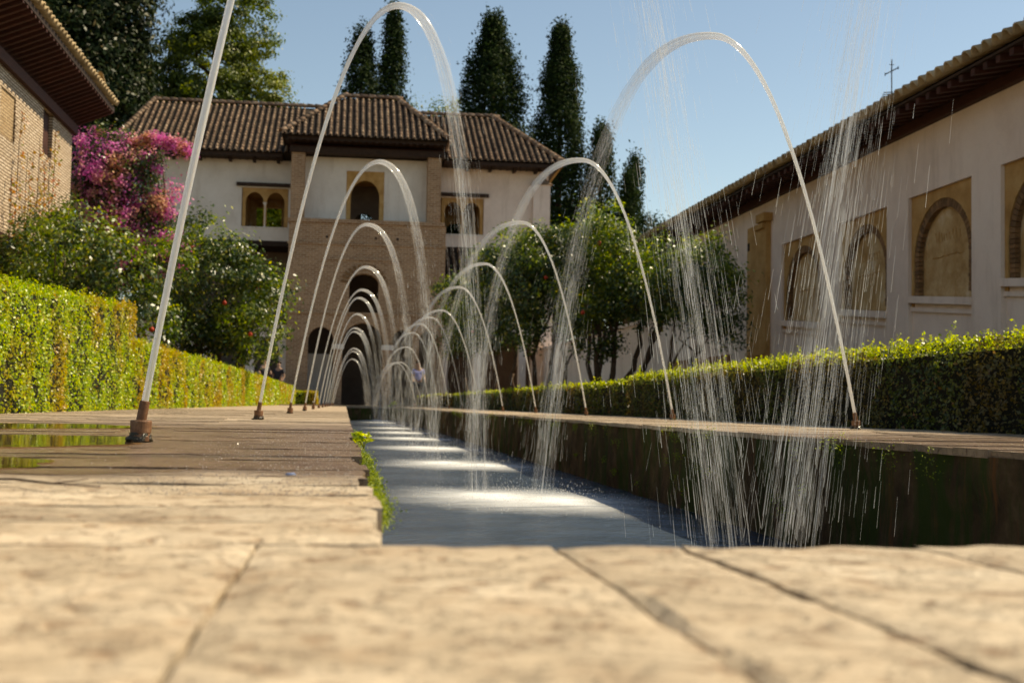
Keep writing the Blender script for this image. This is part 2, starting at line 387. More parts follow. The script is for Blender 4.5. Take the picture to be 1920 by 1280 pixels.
MT['citrus_lit'] = mat_leaf('sun_tinted_pomegranate_leaf', G((0, (.04, .075, .008)), (.5, (.11, .165, .014)), (.85, (.24, .29, .025)), (1, (.46, .42, .04))), None, 1, .22, .42, .7)  # lit copy of the leaf above, sunlight painted into its colour
MT['cypress'] = mat_leaf('cypress_spray', G((0, (.008, .018, .006)), (.6, (.02, .038, .011)), (1, (.045, .065, .014))), None, 1, .7, .2, .08)
MT['magnolia'] = mat_leaf('magnolia_leaf', G((0, (.006, .014, .003)), (.6, (.014, .028, .006)), (.93, (.04, .05, .01)), (1, (.12, .09, .04))), None, 1, .42, .12, .16)
MT['broadleaf'] = mat_leaf('broadleaf_leaf', G((0, (.03, .055, .008)), (.5, (.08, .12, .014)), (1, (.16, .20, .02))), G((0, (.16, .20, .010)), (1, (.30, .30, .014))), .16, .5, .4)
MT['bract'] = mat_leaf('bougainvillea_bract', G((0, (.50, .08, .32)), (.6, (.72, .18, .50)), (1, (.76, .34, .52))), G((0, (.55, .22, .16)), (.5, (.56, .30, .20)), (1, (.66, .44, .14))), 1.6, .6, .3, .2)
MT['red_leaf'] = mat_leaf('reddening_vine_leaf', G((0, (.34, .09, .02)), (.5, (.40, .20, .03)), (1, (.16, .20, .03))), None, 1, .4, .4)
MT['moss'] = mat_leaf('moss_tuft', G((0, (.09, .13, .008)), (.6, (.20, .26, .012)), (1, (.34, .36, .02))), None, 1, .6, .4)
MT['red_bloom'] = mat_noise('red_pomegranate', [(.3, (.35, .02, .008)), (.7, (.60, .07, .02))], 20, .4, .2, 60, .002)

def ico(r, sub=1):
    import bmesh
    bm = bmesh.new(); bmesh.ops.create_icosphere(bm, subdivisions=sub, radius=r)
    vs_ = [tuple(v.co) for v in bm.verts]; fs = [tuple(v.index for v in f.verts) for f in bm.faces]; bm.free()
    return vs_, fs

# ------------------------------------------------------------------ setting: ground, ledges, channel
XL, XR = 0.028, 1.62          # inner edges of the channel
YN, YF = 0.83, 37.0           # near and far end of the channel before the crossing
WZ = -0.39                    # water level
HL, HR = -1.89, 3.04          # hedge faces

g = MB()
GZ = -0.012
for x0, x1, y0, y1 in ((-900, XL - .2, -300, 1500), (XR + .2, 900, -300, 1500), (XL - .2, XR + .2, -300, YN - .4), (XL - .2, XR + .2, 52.3, 1500)):
    z = -.06
    g.quad((x0, y0, z), (x1, y0, z), (x1, y1, z), (x0, y1, z))
g.build('ground', MT['soil']); tag(bpy.data.objects['ground'], kind='structure')

def patterned_grid(x0, x1, y0, y1, nx, ny, zt, amp, zb, seed=0, edge=0.0, f=9, edx=None, rz=.0014):
    """a worn block: wavy top, wobbling rim and sides going down"""
    m = MB(); idx = {}
    for j in range(ny + 1):
        for i in range(nx + 1):
            u, w = i / nx, j / ny
            x = x0 + (x1 - x0) * u; y = y0 + (y1 - y0) * w
            rim = i in (0, nx) or j in (0, ny)
            nz = noise.noise(Vector((x * f + seed, y * f, seed * 1.7)))
            z = zt + amp * nz - (amp * .3 + .0006 + rz * max(0, noise.noise(Vector((x * 17 + seed, y * 17, 5)))) if rim else 0)
            ex = (edge if edx is None else edx) * noise.noise(Vector((x * 23, y * 23, 3.1 + seed))) if rim else 0
            ey = edge * noise.noise(Vector((x * 23, y * 23, 9.1 + seed))) if rim else 0
            idx[i, j] = len(m.v); m.v.append((x + ex * (i in (0, nx)), y + ey * (j in (0, ny)), z))
    for j in range(ny):
        for i in range(nx):
            m.f.append((idx[i, j], idx[i + 1, j], idx[i + 1, j + 1], idx[i, j + 1]))
    ring = [(i, 0) for i in range(nx)] + [(nx, j) for j in range(ny)] + [(i, ny) for i in range(nx, 0, -1)] + [(0, j) for j in range(ny, 0, -1)]
    lo = []
    for k in ring:
        v = m.v[idx[k]]; lo.append(len(m.v)); m.v.append((v[0], v[1], zb))
    n = len(ring)
    for a in range(n):
        b = (a + 1) % n
        m.f.append((idx[ring[a]], lo[a], lo[b], idx[ring[b]]))
    return m

lr = MB()   # the masonry body below the paving
lr.box(HL - .02, XL - .012, YN - .5, YF, -.9, -.062); lr.box(XL - .012, XR + .012, YN - .5, YN - .02, -.9, -.062)
lr.box(XR + .012, HR + .02, YN - .5, YF, -.9, -.022)
lr.box(HL - .02, HR + .02, YF, 38.6, -.9, -.04)
o = lr.build('channel_wall', MT['chan']); tag(o, kind='structure')
fl = MB().box(XL - .2, XR + .2, YN - .4, 52.4, -1.0, -.92).build('channel_floor', MT['chan']); tag(fl, kind='structure')
def subdivided_wall(x, y0, y1, z0, z1, ny, nz, amp):
    m = MB()
    for j in range(ny + 1):
        for k in range(nz + 1):
            y = y0 + (y1 - y0) * (j / ny) ** 1.6; z = z0 + (z1 - z0) * k / nz
            nn = noise.fractal(Vector((y * 3.5, z * 7, 1.3)), 1, 2, 4)
            m.v.append((x + amp * nn, y, z))
    for j in range(ny):
        for k in range(nz):
            a = j * (nz + 1) + k; m.f.append((a, a + 1, a + nz + 2, a + nz + 1))
    return m
o = subdivided_wall(XR, YN - .1, YF, -.9, -.018, 420, 16, .022).build('channel_wall_face', MT['chan'], smooth=True); tag(o, kind='structure')

# left ledge: paving body of the walk
lp = tag(link_mesh('left_ledge', MB().box(HL - .02, XL - .012, YN, YF, -.062, -.0065).mesh('left_ledge', MT['ledge'])), kind='structure')
npv = tag(link_mesh('near_ledge', MB().box(HL - .02, HR + .5, -1.5, YN - .035, -.062, -.03).mesh('near_ledge', MT['ledge'])), kind='structure')

# near slabs, laid lengthwise towards the water
joints = [-1.9, -1.62, -1.36, -1.1, -.86, -.62, -.41, -.235, -.058, .141, .229, .40, .55, .74, .92, 1.13, 1.35, 1.56, 1.8, 2.05, 2.3, 2.55, 2.85, 3.2]
def slab(x0, x1, y0, y1, nx, ny, zt, amp, skew, seed, edge, parent, name):
    m = patterned_grid(x0, x1, y0, y1, nx, ny, zt, amp, -.03, seed, edge, 9, .0015, .0050 if ny > 8 else .001)
    m.v = [(v[0] + skew(v[0], v[1]), v[1], v[2]) for v in m.v]
    return m.build(name, MT['ledge'], parent, smooth=False)
random.seed(3)
fan = lambda x, y: -(YN - y) * .06 * 0 + (y - .41) * -.10 * (x - .05)
for a, b in zip(joints[:-1], joints[1:]):
    yj = YN + random.uniform(-.006, .006)
    if b <= -.05: yj = YN + random.uniform(-.02, .02)
    gap = .0018
    slab(a + gap, b - gap, .25, yj, 12, 24, random.uniform(-.0008, .0008), .0014, fan, random.random() * 40, .013, npv, 'paving_slab')
    slab(a + gap, b - gap, -.3, .242, 3, 5, 0, .002, lambda x, y: 0, random.random() * 40, .003, npv, 'paving_slab')
# left ledge courses, bricks laid crosswise
y = YN + .008; row = 0
while y < 3.4:
    d = random.uniform(.135, .165) if y < 1.7 else random.uniform(.14, .17)
    x = XL + random.uniform(-.014, .008); first = True
    while x > HL:
        w = random.uniform(.42, .72)
        x2 = max(x - w, HL)
        m = patterned_grid(x2 + .001, x - .001, y + .001, y + d - .002, 14, 4, random.uniform(-.0012, .0008), .0022, -.10 if first else -.03, random.random() * 40, .007 if first else .0025)
        m.build('paving_brick', MT['ledge'], lp); x = x2; first = False
    y += d; row += 1
# beyond, the courses are too fine to pick apart: one mesh
fb = MB()
while y < 14:
    d = random.uniform(.14, .17); x = XL + random.uniform(-.004, .004)
    while x > HL:
        x2 = max(x - random.uniform(.5, .7), HL); zt = random.uniform(-.003, .001)
        fb.box(x2 + .002, x - .002, y + .002, y + d - .003, -.03, zt); x = x2
    y += d
fb.box(HL, XL, y, YF, -.03, -.001)
tag(fb.build('paving_courses', MT['ledge'], lp), kind='stuff')
# right ledge
rl = MB(); y = YN + .01
while y < YF - .3:
    d = random.uniform(.16, .22) if y < 14 else 1.0; d = min(d, YF - y)
    zt = random.uniform(-.003, .002); e = XR + random.uniform(-.012, .006)
    xm = random.uniform(2.2, 2.6)
    rl.box(e, xm, y + .002, y + d - .002, -.021, zt); rl.box(xm + .004, HR + .02, y + .002, y + d - .002, -.05, random.uniform(-.003, .002)); y += d
tag(rl.build('right_ledge', MT['ledge']), kind='structure')
# crossing slab and paving beyond
cs = MB().box(HL, 3.52, YF + .004, 38.6, -.04, .028); cs.box(HL, 3.3, 38.604, 52.3, -.3, .0)
tag(cs.build('crossing_pavement', MT['ledge']), kind='structure')
# water
w = MB(); NX, NY = 24, 200
w.quad((XL - .03, YN - .06, WZ), (XR + .03, YN - .06, WZ), (XR + .03, YF, WZ), (XL - .03, YF, WZ))
tag(w.build('water', MT['water']), kind='structure')

# puddles on the left ledge
def puddle(cx, cy, rx, ry, label, seed):
    m = MB(); n = 40; pts = []
    for k in range(n):
        a = 2 * pi * k / n; r = 1 + .35 * noise.noise(Vector((cos(a) * 1.6 + seed, sin(a) * 1.6, seed))) + .12 * noise.noise(Vector((cos(a) * 6 + seed, sin(a) * 6, 0)))
        pts.append((cx + rx * r * cos(a), cy + ry * r * sin(a), .0020))
    m.poly(pts); tag(m.build('puddle', MT['puddle']), label, 'puddle', 'puddles on the left ledge')
puddle(-.66, 1.84, .27, .20, 'nearest shallow puddle on the left ledge mirroring the green hedge', 1.3)
puddle(-.78, 2.80, .36, .36, 'middle shallow puddle beside the nearest nozzle on the left ledge', 4.4)
puddle(-1.02, 4.2, .34, .42, 'far thin puddle on the left ledge close to the hedge foot', 8.1)

# twig, bluish glint modelled as a glossy blob
m = MB(); a = at(-40, 898, z=.004); b = at(95, 906, z=.006); c = at(188, 912, z=.004)
m.tube([a, (a + b) / 2 + Vector((0, .004, .002)), b, c], [.0012, .0013, .0011, .0006], 5)
m.tube([b, b + Vector((.03, .03, .003))], [.0007, .0004], 4)
tag(m.build('twig', MT['wood_dark']), 'thin dark twig lying on the dry part of the left ledge', 'twig')
c = at(545, 889, z=.003); vs_, fs_ = ico(.005, 2); m = MB()
m.v = [(c.x + v[0] * 1.4, c.y + v[1], c.z + max(v[2], -.003) * .45 + .001 * noise.noise(Vector(v) * 300)) for v in vs_]; m.f = fs_
MT['blue'] = mat_noise('blue_grey_glint', [(.3, (.10, .13, .25)), (.7, (.25, .30, .45))], 90, .15, .4, 200, .002)
tag(m.build('glint', MT['blue']), 'small glossy blue grey pebble on the wet left ledge', 'glint')

# moss along the channel edges
def moss(label, spots, size, name='moss', spread=.02, n=300):
    P = []; 
    for (x, y, z, r, k) in spots:
        q = RNG.normal(0, 1, (k, 3)) * np.array([r * .5, r, r * .6]); P.append(q + np.array([x, y, z]))
    P = np.concatenate(P); N = np.tile([[.3, -.3, 1.0]], (len(P), 1))
    o = leaves(name, P, N, size, MT['moss'], None, .6, .9)
    return tag(o, label, 'moss', kind='stuff')
sp = []
for k in range(46):
    y = 1.42 + (k / 46) * 1.15; sp.append((XL + .012, y + random.uniform(-.02, .02), -.020 + random.uniform(-.03, .004), random.uniform(.008, .016), 420))
for k in range(40):
    y = random.uniform(2.5, 5.5); sp.append((XL + .012, y, -.03 + random.uniform(-.03, .006), random.uniform(.008, .016), 120))
moss('bright green moss hanging over the left rim of the channel', sp, .0036)
# beads of water added to put glints on the wet stone
kk = 1500; bx = XL - .012 - np.abs(RNG.normal(0, .16, kk)); by = 1.25 + RNG.random(kk) ** 1.4 * 3.2; V = []
for i in range(kk):
    r_ = random.uniform(.0005, .0016); a0 = random.uniform(0, 6)
    ring_ = [np.array([bx[i] + cos(a0 + q * 1.2566) * r_, by[i] + sin(a0 + q * 1.2566) * r_, .0005]) for q in range(5)]; tp_ = np.array([bx[i], by[i], .0012 + r_ * .8])
    for a in range(5): V += [ring_[a], ring_[(a + 1) % 5], tp_]
tb = NT('clear_bead'); MT['bead'] = tb.done(tb.bsdf((.35, .28, .22), .06, None, 1.0))
tag(link_mesh('water_beads', np_mesh('water_beads', np.array(V), 3, MT['bead'])), 'beads of water added as glints on the wet left ledge near the rim', 'droplets', kind='stuff')
sp = []
for k in range(70):
    y = random.uniform(3.2, 20); 
    if noise.noise(Vector((0, y * 1.1, 4))) > -.05: sp.append((XR - .012, y, -.03 + random.uniform(-.03, .012), random.uniform(.02, .05), 110))
for k in range(16):
    sp.append((XR - .02, random.uniform(4.0, 9), random.uniform(-.36, -.10), random.uniform(.015, .035), 70))
moss('green moss cushions on the rim and face of the right channel wall', sp, .0075)
def sprig(base, n, h, label, size=.02, mat='hedge_top'):
    t = empty('water_weed', base, label, 'plant')
    m = MB(); P = []
    for k in range(n):
        a = random.uniform(0, 2 * pi); e = Vector(base) + Vector((cos(a) * h * .6, sin(a) * h * .6, h * random.uniform(.5, 1)))
        m.tube([base, (Vector(base) + e) / 2 + Vector((0, 0, h * .2)), e], [.001, .0008, .0005], 4); P += [tuple(e + Vector((random.gauss(0, h * .1),) * 3)) for _ in range(5)]
    m.build('stem', MT['moss'], t); tag(leaves('leaf', np.array(P), np.tile([[0, -.5, 1.]], (len(P), 1)), size, MT[mat], t, .5, .5), kind='stuff')
    return t
sprig((XL + .02, 3.15, -.02), 8, .034, 'small leafy green weed growing from the left channel rim', .024)
sprig((1.35, 36.9, -.04), 6, .16, 'tuft of weed hanging on the far end wall of the channel', .09)

# ------------------------------------------------------------------ water jets and nozzles
LY = [3.75 * (n - .25) for n in range(1, 14)]
RY = [3.72 * n + 2.6 for n in range(0, 13)]

def nozzle(side, x, y, idx, label, bx):
    t = empty('fountain_nozzle', (x, y, 0), label, 'nozzle', 'nozzles along the %s ledge' % side)
    s = 1 if side == 'left' else -1
    n = 24 if idx < 3 else 10
    m = MB(); m.lathe(x, y, [(.0205, .002), (.021, .010), (.020, .018), (.0216, .020), (.0225, .042), (.0222, .0445), (.021, .0462), (.0085, .0464)], n); m.build('collar', MT['bronze'], t)
    d = Vector((s * .155, 0, 1)).normalized(); p = Vector((x, y, .044))
    m = MB(); m.tube([p, p + d * .02, p + d * .043, p + d * .044], [.0108, .0107, .0106, .0085], n); m.build('pipe', MT['bronze'], t)
    # mineral crust at the foot
    vs_, fs_ = ico(1, 3 if idx < 2 else 1); m = MB()
    for v in vs_:
        v = Vector(v); k = 1 + .45 * noise.noise(v * 2.3 + Vector((y, 0, 0))) + .25 * noise.noise(v * 6)
        flare = 1.0 + .35 * max(0, -v.z)
        m.v.append((x + v.x * .0235 * k * flare - .002, y + v.y * .0235 * k * flare, max(-.002, .010 + v.z * .015 * k)))
    m.f = fs_; m.build('crust', MT['crust'], t, smooth=True)
    return p + d * .043, d

def jet_curve(p0, xa, za, xl, ya, yl, zl, k=1.3, nu=26, nv=34):
    """rise to the apex, then fall with drag; returns points and 0..2 parameter"""
    pts = []; par = []
    for i in range(nu):
        u = i / nu
        pts.append(Vector((p0.x + (xa - p0.x) * u, p0.y + (ya - p0.y) * u, p0.z + (za - p0.z) * (1 - (1 - u) ** 2)))); par.append(u)
    for i in range(nv + 1):
        v = i / nv; e = (1 - math.exp(-k * v)) / (1 - math.exp(-k))
        pts.append(Vector((xa + (xl - xa) * e, ya + (yl - ya) * v, za - (za - zl) * v ** 2 ))); par.append(1 + v)
    return pts, par

def add_fade(me, fade, along):
    a = me.attributes.new('fade', 'FLOAT', 'POINT'); a.data.foreach_set('value', np.array(fade, dtype=np.float32))
    b = me.attributes.new('along', 'FLOAT_VECTOR', 'POINT'); b.data.foreach_set('vector', np.array(along, dtype=np.float32).ravel())

def water_jet(side, x, y, idx, xa, za, xl, ya, yl, label, nthreads, spread=1.0, rad=1.0, kd=1.3):
    p0, d = nozzle(side, x, y, idx, {'left': 'nozzle', 'right': 'nozzle'}[side] + ' ' + label, 0)
    t = empty('water_jet', (x, y, .09), 'arc of water ' + label, 'water jet', 'water jets from the %s ledge' % side)
    pts, par = jet_curve(p0, xa, za, xl, ya, yl, WZ, kd)
    n = 16 if idx < 4 else 9
    R = []; Fd = []
    seed = y * 3 + (0 if side == 'left' else 50)
    for q in par:
        if q < 1: r = .0082 + .002 * q + .010 * q ** 3; fd = 1.0 - .25 * q ** 2
        else:
            v = q - 1; r = .0202 + .044 * v ** .9 ; fd = .80 - 1.45 * v
        R.append(r * .93 * rad * (1 + .10 * noise.noise(Vector((q * 14, seed, 0))) + .07 * noise.noise(Vector((q * 45, seed, 3))))); Fd.append(max(fd, -.16 if idx == 0 else .0))
    m = MB(); m.tube(pts, R, n, False)
    me = m.mesh('stream', MT['stream'], True)
    L = 0; al = []; fdv = []
    for i, p in enumerate(pts):
        if i: L += (p - pts[i - 1]).length
        for k in range(n):
            an = 2 * pi * k / n; al.append((cos(an) * .13 + seed, sin(an) * .13, L * .022)); fdv.append(Fd[i])
    add_fade(me, fdv, al); link_mesh('stream', me, t)
    # separate threads of drops leaving the stream after the apex
    nt = nthreads; q0 = RNG.beta(2.2, 1.0, nt) * 1.05 - .10; q0 = np.clip(q0, -.25, .97)
    ln = RNG.uniform(.005, .024, nt)
    off = RNG.normal(0, 1, (nt, 2)) * RNG.choice([.28, .75, 1.25, 1.9], (nt, 1), p=[.30, .38, .29, .03]); V = []
    gust = RNG.normal(0, .8, 40); off[:, 0] += gust[(q0 * 28).astype(int) % 40] * .2
    dist = y
    rr = np.clip(.00022 + .00008 * dist, .0004, .0026) * RNG.choice([.4, .65, 1.2], nt, p=[.5, .38, .12])
    for i in range(nt):
        sc = spread * (.010 + .046 * max(q0[i] + .1, 0) ** 1.1)
        ps_ = []
        for q in (q0[i], q0[i] + ln[i]):
            if q < 0:
                u = 1 + q; px = p0.x + (xa - p0.x) * u; py = p0.y + (ya - p0.y) * u; pz = p0.z + (za - p0.z) * (1 - (1 - u) ** 2)
            else:
                q = min(q, 1); e = (1 - math.exp(-kd * q)) / (1 - math.exp(-kd)); px = xa + (xl - xa) * e; py = ya + (yl - ya) * q; pz = za - (za - WZ) * q * q
            k = max(q + .25, .15) / max(q0[i] + .25, .15)
            ps_.append(np.array([px + off[i, 0] * sc * k, py + off[i, 1] * sc * k * .8, pz + off[i, 0] * sc * .25]))
        a, b = ps_; dd = b - a; dd /= np.linalg.norm(dd) + 1e-9
        s1 = np.cross(dd, [0, 1, 0]); s1 /= np.linalg.norm(s1) + 1e-9; s2 = np.cross(dd, s1)
        c = [s1 * rr[i], (-.5 * s1 + .87 * s2) * rr[i], (-.5 * s1 - .87 * s2) * rr[i]]
        for k in range(3):
            k2 = (k + 1) % 3
            V += [a + c[k] * .5, a + c[k2] * .5, b + c[k2], b + c[k]]
    if nt:
        o = link_mesh('spray', np_mesh('spray', np.array(V), 4, MT['drop']), t); tag(o, kind='stuff')
    # drops thrown up where it lands
    if idx < 7:
        kk = [0, 1500, 1000, 600, 400, 300, 200][idx] if side == 'left' else [0, 1000, 800, 500, 400, 300, 200][idx]
        if kk:
            c = np.stack([xl + .07 + RNG.normal(0, .22, kk), yl + RNG.normal(0, .36, kk), np.zeros(kk)], 1); c[:, 0] = np.clip(c[:, 0], XL + .02, XR - .04)
            rr_ = np.hypot(c[:, 0] - xl, c[:, 1] - yl); c[:, 2] = WZ + .01 + RNG.random(kk) ** 2 * .13 * np.exp(-(rr_ / .42) ** 2)
            sz = (.0007 + .00012 * y) * RNG.uniform(.5, 1.4, kk); h_ = sz * RNG.uniform(1, 5, kk); V = []
            for i in range(kk):
                p = c[i]; r_ = sz[i]
                q3 = [p + np.array([cos(a) * r_, sin(a) * r_, 0]) for a in (0, 2.09, 4.19)]; tp_ = p + np.array([0, 0, h_[i]])
                for a in range(3): V += [q3[a], q3[(a + 1) % 3], tp_]
            tag(link_mesh('splash_drops', np_mesh('splash_drops', np.array(V), 3, MT['drop']), t), kind='stuff')
    # foam where it lands
    m = MB(); rings, seg = 12, 36; fade = []; r0x, r0y = .82, 1.35
    for i in range(rings + 1):
        for k in range(seg):
            an = 2 * pi * k / seg; rr_ = (i / rings) ** 1.3 * (1 + .22 * noise.noise(Vector((cos(an) * 1.5, sin(an) * 1.5, seed))))
            xx = xl + .07 + cos(an) * r0x * rr_; yy = yl + sin(an) * r0y * rr_
            xx = min(max(xx, XL + .01), XR - .03)
            h = .006 + .014 * math.exp(-(i / rings * 3.0) ** 2)
            m.v.append((xx, yy, WZ + h)); fade.append(.02 if i == rings else min(1.0, 1.3 * math.exp(-(i / rings * 2.15) ** 1.25)))
    for i in range(rings):
        for k in range(seg):
            k2 = (k + 1) % seg; m.f.append((i * seg + k, i * seg + k2, (i + 1) * seg + k2, (i + 1) * seg + k))
    me = m.mesh('splash_foam', MT['foam'], True); add_fade(me, fade, [(0, 0, 0)] * len(fade)); tag(link_mesh('splash_foam', me, t), kind='stuff')
    return t

ORD = ['nearest', 'second', 'third', 'fourth', 'fifth', 'sixth', 'seventh', 'eighth', 'ninth', 'tenth', 'eleventh', 'twelfth', 'thirteenth', 'fourteenth']
LZ = [2.15, 2.15, 2.04, 2.05, 1.98, 1.99, 2.16, 2.10, 2.0, 2.12, 1.80, 1.86, 1.72]
RZ = [2.1, 2.01, 2.07, 2.09, 2.04, 2.05, 1.93, 2.04, 2.12, 2.1, 1.86, 1.5, 1.6]
LXL = [.88, .70, .72, .76, .78, .8, .8, .8, .8, .82, .8, .78, .8]
random.seed(5)
for i, y in enumerate(LY):
    xa = .21 + random.uniform(-.02, .03) + (.14 if i == 0 else 0)
    if i == 0: xa = .22
    nth = [2600, 1500, 1100, 700, 400][i] if i < 5 else 160
    nm = 'rising from the left ledge beside the puddles, nearest to the viewer' if i == 0 else 'on the left ledge, %s from the viewer' % ORD[i]
    water_jet('left', -.43, y, i, xa, LZ[i], LXL[i], y, y + random.uniform(-.12, .05), nm, nth, 1.0, 1.0, .08 if i == 0 else 1.3)
for i, y in enumerate(RY):
    nth = [3400, 1600, 1200, 700, 400][i] if i < 5 else 160
    xa = 1.86 + random.uniform(-.03, .03); x0 = 2.61
    if i == 0: xa = 1.55
    nm = 'on the right ledge before the tallest hedge, beyond the right frame edge' if i == 0 else 'on the right ledge, %s among those standing in view' % (ORD[i - 1] if i > 1 else 'nearest')
    water_jet('right', x0, y, i, xa, RZ[i] + (.12 if i == 0 else 0), .95 + random.uniform(-.03, .03) - (.09 if i == 0 else 0), y, y + random.uniform(-.12, .05), nm, nth, 1.15 if i == 0 else 1.0, 1.0, .08 if i == 0 else 1.3)

# ------------------------------------------------------------------ hedges
def nz(P, s, o=0):
    return np.array([noise.noise(Vector((p[0] * s + o, p[1] * s, p[2] * s))) for p in P])

def hedge(label, x0, x1, y0, y1, zt0, zt1, face, leaf, per_m2, mat, sprig_n, sprig_h, top_mat=None, name='hedge'):
    """face: +1 the side looking to +x is the trimmed one in view, -1 the other"""
    t = empty(name, ((x0 + x1) / 2, (y0 + y1) / 2, -.03), label, 'hedge', 'clipped hedges along the channel')
    xf = x1 if face > 0 else x0
    L = y1 - y0; zt = lambda y: zt0 + (zt1 - zt0) * (y - y0) / L
    ins = .045
    m = MB(); ns = max(2, int(L / .5))
    for k in range(ns):
        ya, yb = y0 + L * k / ns + (ins if k == 0 else 0), y0 + L * (k + 1) / ns - (ins if k == ns - 1 else 0)
        za, zb = zt(ya) - ins, zt(yb) - ins
        m.hexa([(x0 + ins, ya, -.05), (x1 - ins, ya, -.05), (x1 - ins, yb, -.05), (x0 + ins, yb, -.05), (x0 + ins, ya, za), (x1 - ins, ya, za), (x1 - ins, yb, zb), (x0 + ins, yb, zb)])
    m.build('inner_twigs', MT['core'], t)
    P = []; N = []
    # near side gets more leaves: density falls with distance from the camera
    def ys(n):
        u = RNG.random(n); return y0 + L * u
    nf = int(L * zt0 * per_m2); y = ys(nf); z = -.03 + RNG.random(nf) * (np.array([zt(q) for q in y]) + .03)
    lump = np.array([noise.noise(Vector((0, a * 2.2, b * 3.0))) * .05 + noise.noise(Vector((5, a * 9, b * 9))) * .038 for a, b in zip(y, z)])
    keep = np.array([noise.noise(Vector((9, a * 3.4, b * 6))) + noise.noise(Vector((3, a * 11, b * 17))) * .6 for a, b in zip(y, z)]) + RNG.uniform(-.3, .4, nf) > -.36
    x = xf + face * (lump - np.abs(RNG.normal(0, .018, nf)))
    P.append(np.stack([x, y, z], 1)[keep]); N.append(np.tile([[face, -.25, .35]], (keep.sum(), 1)))
    for yy, s, ww in ((y0, -1, 1.0), (y1, 1, .4)):
        n = int((x1 - x0) * zt0 * per_m2 * ww); P.append(np.stack([RNG.uniform(x0, x1, n), yy + RNG.normal(0, .02, n), RNG.uniform(-.03, zt(yy), n)], 1)); N.append(np.tile([[0, s, .3]], (n, 1)))
    n = int(L * (x1 - x0) * per_m2 * .5); y = ys(n); P.append(np.stack([RNG.uniform(x0, x1, n), y, np.array([zt(q) + noise.noise(Vector((1, q * 3, 2))) * .03 for q in y]) + RNG.normal(0, .018, n)], 1)); N.append(np.tile([[0, 0, 1.]], (n, 1)))
    n = int(L * zt0 * per_m2 * .25); y = ys(n); P.append(np.stack([np.full(n, x0 if face > 0 else x1), y, RNG.uniform(0, 1, n) * np.array([zt(q) for q in y])], 1)); N.append(np.tile([[-face, 0, .3]], (n, 1)))
    o = leaves('foliage', np.concatenate(P), np.concatenate(N), leaf, mat, t, .62, .75); tag(o, kind='stuff')
    # young shoots standing out of the top
    ns = int(L * sprig_n); P = []
    for k in range(ns):
        y = y0 + L * random.random(); x = xf - face * random.random() ** 1.5 * (x1 - x0) * .8; h = sprig_h * random.uniform(.25, 1) * (1.8 if random.random() < .06 else 1)
        x_, y_ = random.gauss(0, .15), random.gauss(0, .15); nl = int(6 + h / leaf * 2.2)
        for q in range(nl):
            f_ = q / nl; P.append((x + x_ * h * f_ + random.gauss(0, leaf * .35), y + y_ * h * f_ + random.gauss(0, leaf * .35), zt(y) - .02 + h * f_))
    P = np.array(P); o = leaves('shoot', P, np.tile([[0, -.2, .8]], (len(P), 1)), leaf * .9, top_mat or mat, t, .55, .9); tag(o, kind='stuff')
    return t
hedge('tall near left hedge of green and yellow leaves behind the nearest nozzle', -2.75, HL, 5.6, 11.9, .66, .92, 1, .021, 6800, MT['hedge'], 70, .09)
hedge('long low yellow green left hedge stepping down behind the tall one', -2.7, HL, 12.0, 26, .62, .66, 1, .030, 3000, MT['hedge'], 26, .09)
hedge('far part of the left hedge before the small gap near the pavilion', -2.7, HL, 26.02, 49.5, .66, .66, 1, .055, 950, MT['hedge'], 12, .09)
hedge('short bright hedge beyond the gap at the far left end of the channel', -1.95, -1.08, 50.4, 52.0, .52, .52, 1, .06, 900, MT['hedge'], 12, .08)
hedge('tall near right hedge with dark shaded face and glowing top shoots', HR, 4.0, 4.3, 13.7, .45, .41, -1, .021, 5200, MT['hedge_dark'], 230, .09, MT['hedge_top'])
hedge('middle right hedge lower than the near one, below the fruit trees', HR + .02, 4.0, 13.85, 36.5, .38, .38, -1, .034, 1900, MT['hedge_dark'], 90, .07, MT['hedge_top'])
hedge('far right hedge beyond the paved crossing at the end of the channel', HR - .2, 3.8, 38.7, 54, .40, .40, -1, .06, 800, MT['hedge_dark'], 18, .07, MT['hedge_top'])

# ------------------------------------------------------------------ trees and shrubs
def limb(m, a, b, r0, r1, wig=.08, n=5, k=7):
    a = Vector(a); b = Vector(b); L = (b - a).length; pts = []; rr = []
    for i in range(n + 1):
        f_ = i / n; w_ = L * wig * sin(pi * f_)
        pts.append(a.lerp(b, f_) + Vector((random.gauss(0, 1), random.gauss(0, 1), random.gauss(0, .4))) * w_ * .6); rr.append(r0 + (r1 - r0) * f_)
    pts[0] = a; pts[-1] = b
    m.tube(pts, rr, k); return pts

def clump_crown(blobs, n_clump, per, cr, flat=.8):
    """leaf positions: clumps sitting on and in the ellipsoids"""
    P = []; N = []
    tot = sum(b[3] * b[4] * b[5] for b in blobs)
    for (cx, cy_, cz, rx, ry, rz) in blobs:
        k = max(3, int(n_clump * rx * ry * rz / tot))
        d = RNG.normal(0, 1, (k, 3)); d /= np.linalg.norm(d, axis=1)[:, None]
        r = RNG.uniform(.45, 1.05, k)[:, None] ** .6
        C = np.array([cx, cy_, cz]) + d * r * np.array([rx, ry, rz])
        for c, dd in zip(C, d):
            kk = int(per * RNG.uniform(.5, 1.4)); q = RNG.normal(0, 1, (kk, 3)) * cr * RNG.uniform(.6, 1.3) * np.array([1, 1, flat])
            P.append(c + q); N.append(np.tile(dd + np.array([0, 0, .5]), (kk, 1)) + q / cr * .5)
    return np.concatenate(P), np.concatenate(N)

